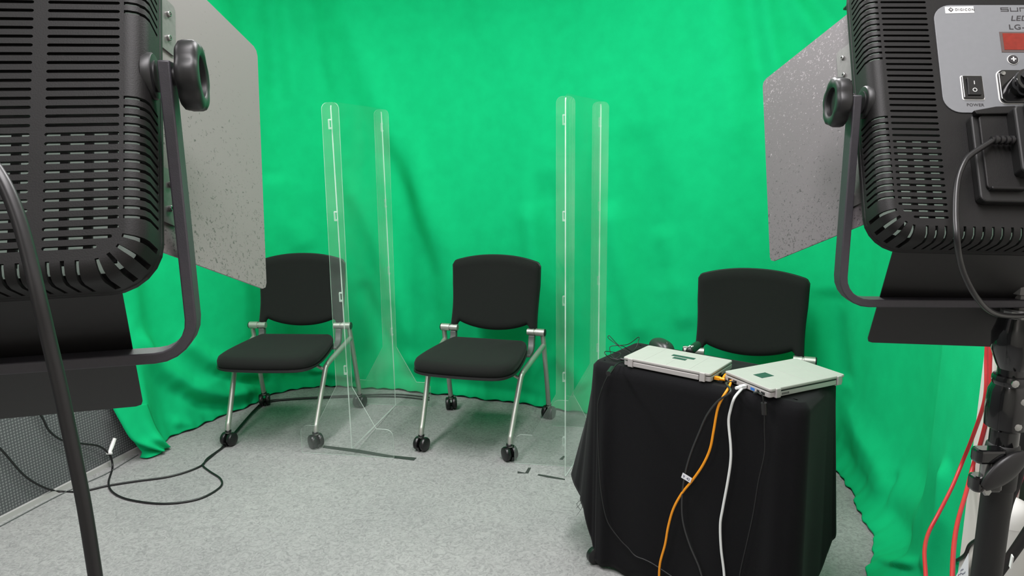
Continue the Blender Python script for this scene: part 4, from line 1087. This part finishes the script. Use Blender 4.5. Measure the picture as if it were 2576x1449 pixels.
MB().lathe([(0.0125, 0.0), (0.0125, 0.012), (0.0118, 0.013)], 24, T(-0.036, 0.0, 0.004)).obj('socket_ring', 'gloss_black', sk, smooth=True, angle=40)
# plug
pl = MB().lathe([(0.0105, 0.0), (0.0108, 0.020), (0.0108, 0.036), (0.0085, 0.050), (0.0055, 0.066), (0.005, 0.075)], 22, axis_mtx((-0.036, 0.0, 0.012), (0.62, 0.55, 0.55))).obj('power_plug', 'knob_black', lampR, smooth=True, angle=40)
# battery plate and adapter block under the panel
bp = MB().prism(rrect(-0.0905, 0.010, -0.1235, -0.0325, 0.006), 0.0, 0.010).obj('battery_plate', 'lamp_dark', lampR, bevel=0.0015)
MB().prism(rrect(-0.0850, -0.055, -0.112, -0.036, 0.004), 0.010, 0.013).obj('plate_face', 'lamp_black', bp, bevel=0.001)
MB().prism([(-0.0905, -0.033), (-0.070, -0.0285), (-0.052, -0.0275), (-0.050, -0.036), (-0.088, -0.037)], 0.010, 0.016).obj('latch', 'lamp_black', bp, bevel=0.001)
MB().box(-0.083, -0.052, -0.1135, -0.1105, 0.010, 0.0165).obj('ledge', 'lamp_black', bp, bevel=0.001)
ad = MB().prism(rrect(-0.0600, 0.012, -0.1000, -0.0330, 0.004), 0.010, 0.026).obj('adapter_block', 'lamp_dark', lampR, bevel=0.0018)
MB().prism(rrect(-0.0530, 0.012, -0.0950, -0.0290, 0.005), 0.026, 0.040).obj('adapter_cover', 'gloss_black', ad, bevel=0.002)
lbl = MB().prism(rrect(-0.0420, 0.005, -0.0600, -0.0300, 0.003), 0.040, 0.0405).obj('adapter_label', 'sticker_white', ad)
disc(-0.0265, -0.0445, 0.0072, 0.0076, 0.0405, 0.0407, 'label_diagram', 'print_dark', lbl)
MB().box(-0.0385, -0.0340, -0.0405, -0.0401, 0.0405, 0.0407).box(-0.0375, -0.0335, -0.0512, -0.0508, 0.0405, 0.0407).obj('label_diagram', 'print_dark', lbl)
text_part('label_digit', '4', 0.0030, 'print_dark', lbl, T(-0.0405, -0.0413, 0.0407))
text_part('label_digit', '3', 0.0030, 'print_dark', lbl, T(-0.0395, -0.0520, 0.0407))
# dc lead out of the adapter
dl0 = mR @ Vector((-0.060, -0.0660, 0.020))
dc = empty('power_lead', dl0, 'thin black lead leaving the adapter on the right light and curving to its stand', 'cable')
sdir = mR.to_3x3() @ Vector((-1, 0.02, 0))
for k in range(4):
    MB().lathe([(0.0030, 0.0), (0.0046, 0.0006), (0.0044, 0.0026), (0.0030, 0.0032)], 14, axis_mtx(sdir * (0.001 + 0.0048 * k), sdir)).obj('strain_ring', 'rubber_black', dc, smooth=True, angle=50)
MB().tube([sdir * 0.0, sdir * 0.021], 0.0031, 12).obj('strain_core', 'rubber_black', dc, smooth=True)
def at_lamp(px, py, w): return at_plane(px, py, mR @ Vector((0, 0, w)), mR.to_3x3() @ Vector((0, 0, 1)))
ypl = 0.645
lead = [dl0 + sdir * 0.018, at_lamp(2444, 388, .022), at_lamp(2424, 412, .024), at_lamp(2409, 455, .026), at_lamp(2404, 520, .030), at_lamp(2407, 600, .035), at_y(2416, 660, ypl), at_y(2432, 705, ypl + .01), at_y(2458, 750, ypl + .02), at_y(2490, 782, ypl + .04), at_y(2530, 794, ypl + .06), at_y(2590, 792, ypl + .08), at_y(2640, 770, ypl + .10)]
MB().tube([p - dl0 for p in spline(lead, 10)], 0.0027, 12).obj('cord', 'rubber_black', dc, smooth=True)

# thick power cable hanging in front of the left light
pc = [mL @ Vector((-0.075, 0.02, 0.002)), mL @ Vector((-0.072, 0.022, 0.05)), mL @ Vector((-0.060, 0.02, 0.070)), at_y(-190, 305, .39), at_y(-105, 335, .385), at_y(-40, 390, .38), at_y(8, 458, .375), at_y(45, 545, .37), at_y(72, 640, .365), at_y(98, 750, .36), at_y(124, 860, .36), at_y(150, 970, .36), at_y(173, 1080, .36), at_y(196, 1190, .36), at_y(215, 1290, .36), at_y(240, 1449, .36), at_y(262, 1600, .36), at_y(280, 1800, .36)]
pc.append(Vector((pc[-1].x + 0.01, pc[-1].y + 0.01, 0.5))); pc.append(Vector((pc[-1].x + 0.02, pc[-1].y + 0.05, 0.1))); pc.append(Vector((pc[-1].x + 0.06, pc[-1].y - 0.05, 0.006))); pc.append(Vector((pc[-1].x + 0.05, pc[-1].y - 0.25, 0.006)))
cable('power_cable', pc, 0.0037, 'rubber_black', 'thick black power cable hanging in front of the left studio light', sub=10, n=14)

# ------------------------------------------------------------------ light stands
def make_stand(base, label, yaw=0.0):
    B = Vector((base.x, base.y, 0)); zt = base.z
    e = empty('light_stand', B, label, 'light stand', 'light stands', rot=(0, 0, yaw))
    z = lambda dz: zt + dz
    MB().lathe([(0.007, z(-0.012)), (0.007, z(0.008)), (0.013, z(0.010)), (0.013, z(0.020)), (0.009, z(0.023))], 8, None).obj('top_bolt', 'hinge_grey', e, smooth=True, angle=30)
    MB().lathe([(0.017, z(-0.0155)), (0.0175, z(-0.012)), (0.0175, z(-0.0085)), (0.016, z(-0.0065))], 12).obj('steel_ring', 'screw_steel', e, smooth=True, angle=25)
    MB().lathe([(0.013, z(-0.075)), (0.0165, z(-0.068)), (0.0225, z(-0.052)), (0.0235, z(-0.034)), (0.021, z(-0.026)), (0.0185, z(-0.0155))], 24).obj('hub', 'gloss_black', e, smooth=True, angle=50)
    MB().lathe([(0.0142, z(-0.20)), (0.0142, z(-0.06))], 24).obj('upper_tube', 'gloss_black', e, smooth=True, angle=50)
    MB().lathe([(0.0175, z(-0.090)), (0.0185, z(-0.087)), (0.0185, z(-0.083)), (0.0175, z(-0.080))], 28).obj('collar_ring', 'gloss_black', e, smooth=True, angle=50)
    up = MB().lathe([(0.0150, z(-0.142)), (0.0205, z(-0.138)), (0.0215, z(-0.118)), (0.0205, z(-0.098)), (0.0175, z(-0.090))], 28).obj('upper_clamp', 'gloss_black', e, smooth=True, angle=40)
    MB().box(0.0, 0.045, -0.010, 0.010, z(-0.112), z(-0.094)).box(0.0, 0.045, -0.010, 0.010, z(-0.140), z(-0.124)).obj('clamp_jaw', 'gloss_black', up, bevel=0.003)
    for dx, dz in ((-0.010, -0.0835), (0.002, -0.104), (-0.001, -0.132)):
        MB().lathe([(0.0042, 0), (0.0042, 0.0012), (0.0025, 0.0018)], 8, axis_mtx((dx, -0.0195, z(dz)), (0, -1, 0))).obj('rivet', 'screw_steel', up, smooth=True, angle=30)
    MB().lathe([(0.0134, z(-0.165)), (0.0134, z(-0.135))], 24).obj('middle_tube', 'lamp_dark', e, smooth=True, angle=50)
    lo = MB().lathe([(0.0155, z(-0.212)), (0.0170, z(-0.209)), (0.0175, z(-0.170)), (0.0160, z(-0.160)), (0.0140, z(-0.158))], 28).obj('lower_clamp', 'lamp_dark', e, smooth=True, angle=40)
    for zc, h_ in ((-0.166, 0.008), (-0.198, 0.009)):
        MB().prism(rrect(-0.040, -0.008, -0.022, -0.004, 0.006), z(zc) - h_, z(zc) + h_).obj('clamp_ear', 'gloss_black', lo, bevel=0.003)
    MB().lathe([(0.0055, z(-0.192)), (0.0055, z(-0.172))], 14, T(-0.026, -0.014, 0)).obj('bolt', 'screw_steel', lo, smooth=True, angle=40)
    # paddle handle
    V = []; n, k = 20, 11
    a0, a1 = Vector((-0.034, -0.026, z(-0.198))), Vector((0.008, -0.024, z(-0.160))); ax = (a1 - a0).normalized(); sd = ax.cross(Vector((0, 1, 0))).normalized()
    for i in range(k):
        q = i / (k - 1); r = 0.0135 * math.sin(math.pi * (0.06 + 0.88 * q)) ** 0.6
        c = a0 + (a1 - a0) * q
        V += [c + sd * (r * math.cos(2 * math.pi * j / n)) + Vector((0, 1, 0)) * (r * 0.45 * math.sin(2 * math.pi * j / n)) for j in range(n)]
    F = [(i * n + j, i * n + (j + 1) % n, (i + 1) * n + (j + 1) % n, (i + 1) * n + j) for i in range(k - 1) for j in range(n)] + [tuple(range(n))[::-1], tuple(range((k - 1) * n, k * n))]
    MB().add(V, F).obj('clamp_handle', 'rubber_black', lo, smooth=True, angle=60)
    MB().lathe([(0.0048, 0), (0.0048, 0.002), (0.003, 0.0028)], 6, axis_mtx((-0.028, -0.022, z(-0.204)), (0, -1, 0))).obj('hex_bolt', 'screw_steel', lo)
    MB().lathe([(0.0152, 0.16), (0.0152, z(-0.208))], 26).obj('lower_tube', 'lamp_dark', e, smooth=True, angle=50)
    hub = MB().lathe([(0.018, 0.50), (0.024, 0.505), (0.024, 0.545), (0.018, 0.55)], 24).obj('leg_collar', 'lamp_dark', e, smooth=True, angle=40)
    for k in range(3):
        a = math.radians(75 + 120 * k); dv = Vector((math.cos(a), math.sin(a), 0))
        lg = MB().tube([Vector((0, 0, 0.525)) + dv * 0.024, Vector((0, 0, 0.015)) + dv * 0.33], 0.010, 12).obj('leg', 'lamp_dark', e, smooth=True, angle=50)
        MB().lathe([(0.013, 0.0), (0.013, 0.03), (0.010, 0.035)], 12, T(dv.x * 0.33, dv.y * 0.33, 0)).obj('rubber_foot', 'rubber_black', lg, smooth=True, angle=40)
        MB().tube([Vector((0, 0, 0.18)) + dv * 0.015, Vector((0, 0, 0.27)) + dv * 0.175], 0.006, 8).obj('brace', 'lamp_dark', lg, smooth=True)
    return e
make_stand(baseR - Vector((0, 0, 0.0)), 'black lever-clamp light stand under the right studio light')
make_stand(baseL - (mL.to_3x3() @ Vector((0.075, 0, 0))), 'black light stand under the left studio light', math.radians(110))

# ------------------------------------------------------------------ things at the right edge, beyond the green cloth
RWL = RW(0.60, 0); RNN = Vector(E1) * -1
def onright(px, py, out=0.0): return at_plane(px, py, RWL + RNN * out, RNN)
# red cables in front of the cloth edge
cable('red_cable', [onright(2483, 860, .05), onright(2481, 900, .05), onright(2478, 1000, .05), onright(2450, 1090, .05), onright(2422, 1160, .05), onright(2395, 1225, .08), onright(2362, 1290, .12), onright(2336, 1340, .15), onright(2326, 1385, .18), onright(2329, 1449, .20), onright(2332, 1560, .22)], 0.0042, 'cable_red', 'red cable hanging free in front of the green cloth, nearer the table', group='red cables')
cable('red_cable', [onright(2493, 860, .03), onright(2491, 900, .03), onright(2485, 1030, .03), onright(2468, 1110, .03), onright(2448, 1172, .03), onright(2430, 1240, .06), onright(2410, 1310, .10), onright(2400, 1370, .13), onright(2396, 1449, .16), onright(2396, 1560, .18)], 0.0048, 'cable_red', 'red cable hanging along the right border of the green cloth', group='red cables')
cable('red_cable', [onright(2590, 850, .0), onright(2575, 900, .0), onright(2580, 1000, .0), onright(2590, 1120, .0), onright(2574, 1190, .0), onright(2548, 1260, .0), onright(2532, 1290, .0), onright(2500, 1345, .0)], 0.0038, 'cable_pink', 'pinkish red cable on the pale wall right of the stand', group='red cables')
# white door post next to the cloth
_ex, _ey = np.interp(s_end[0], S, hang[:, 0]), np.interp(s_end[0], S, hang[:, 1])
_end = Vector((_ex, _ey, 0)); ab = _end.dot(E2); _ea = _end.dot(E1)
room_box('trim_1', _ea - 0.004, _ea + 0.05, ab - 0.16, ab - 0.004, 0, ROOM_H, 'wall_white', 'white upright post beside the right border of the green cloth', bevel=0.003)
cable('black_cable', [onright(2460, 1230, .01), onright(2445, 1290, .01), onright(2425, 1350, .01), onright(2412, 1400, .01), onright(2405, 1440, .01), onright(2400, 1500, .01)], 0.003, 'cable_black', 'thin black cable on the white post beside the green cloth')
cable('black_cable', [onright(2470, 1350, .03), onright(2440, 1370, .03), onright(2428, 1395, .03), onright(2410, 1408, .03), onright(2400, 1412, .03)], 0.004, 'cable_black', 'short black cable behind the stand near the floor')
# folded black tripod against the wall
tp = onright(2560, 1250, .12)
tr = empty('folded_tripod', (tp.x, tp.y, 0), 'folded black tripod and dark cable bundle leaning behind the light stand, partly out of view', 'tripod')
b0 = Vector((tp.x, tp.y, 0))
for q in (([2580, 1060], [2560, 1200], [2530, 1290], [2500, 1500]), ([2610, 1300], [2560, 1375], [2500, 1460], [2430, 1570])):  # first path is the dark curved cable bundle, built as a second leg
    P = [onright(x, y, .10) for x, y in q]
    MB().tube([p - b0 for p in spline(P, 6)], 0.0085, 12).obj('leg', 'lamp_dark', tr, smooth=True)
pt = onright(2546, 1413, .13)
mm = axis_mtx(pt - b0, RNN, (0.35, 0, -0.9)); MB().box(-0.012, 0.012, -0.004, 0.004, 0, 0.002, 0, mm).obj('white_tag', 'sticker_white', tr)
# white rounded helmet-like shell
wp = onright(2527, 1345, .03)
wb = empty('white_bin', (wp.x, wp.y, 0), 'white rounded plastic bin behind the light stand at the right edge', 'bin')
zt = onright(2535, 1280, .05).z
MB().lathe([(0.038, 0.0), (0.042, 0.01), (0.046, zt - 0.06), (0.047, zt - 0.05)], 36).obj('body', 'white_plastic', wb, smooth=True, angle=50)
MB().lathe([(0.048, zt - 0.05), (0.047, zt - 0.040), (0.042, zt - 0.022), (0.031, zt - 0.009), (0.016, zt - 0.002), (0.004, zt)], 36).obj('domed_lid', 'white_plastic', wb, smooth=True, angle=50)
# chrome wire rack
wr = empty('wire_rack', RW(0.78, ab - 0.35, 0), 'chrome wire rack standing against the pale wall at the right edge', 'rack', rot=(0, 0, ROOM_YAW))
for yy in (-0.25, 0.18):
    MB().tube([(0, yy, 0), (0, yy, 1.30)], 0.010, 12).obj('post', 'chrome_wire', wr, smooth=True)
for zz_ in (0.25, 0.62, 0.98):
    sh_ = MB().tube([(0, -0.25, zz_), (0, 0.18, zz_)], 0.004, 8).obj('shelf_rail', 'chrome_wire', wr, smooth=True)
for k in range(9):
    y = -0.22 + k * 0.047
    MB().tube([(-0.002, y, 0.25), (-0.002, y + 0.03, 0.98)], 0.0022, 6).obj('wire', 'chrome_wire', wr, smooth=True)
# paper sheet with handwriting, low behind the stand
pq = [onright(2398, 1462, .035), onright(2436, 1462, .035), onright(2437, 1392, .035), onright(2420, 1425, .035)]
c = sum(pq, Vector()) / 4
mb = MB(); V = [p - c for p in pq] + [p - c + RNN * 0.001 for p in pq]
mb.add(V, [(3, 2, 1, 0), (4, 5, 6, 7), (0, 1, 5, 4), (1, 2, 6, 5), (2, 3, 7, 6), (3, 0, 4, 7)])
ps = mb.obj('paper_sheet', 'paper_white'); ps.location = c
tag(ps, 'white paper sheet with handwriting showing low between cloth and stand', 'paper')
for k, (x0, y0, x1, y1) in enumerate(((2416, 1436, 2424, 1431), (2410, 1447, 2420, 1441), (2404, 1456, 2414, 1452), (2420, 1445, 2428, 1440))):
    P = [onright(x0 + (x1 - x0) * q / 6, y0 + (y1 - y0) * q / 6 + 2.2 * math.sin(q * 2.4 + k), .0365) - c for q in range(7)]
    MB().tube(P, 0.0005, 5).obj('handwriting', 'ink_grey', ps)
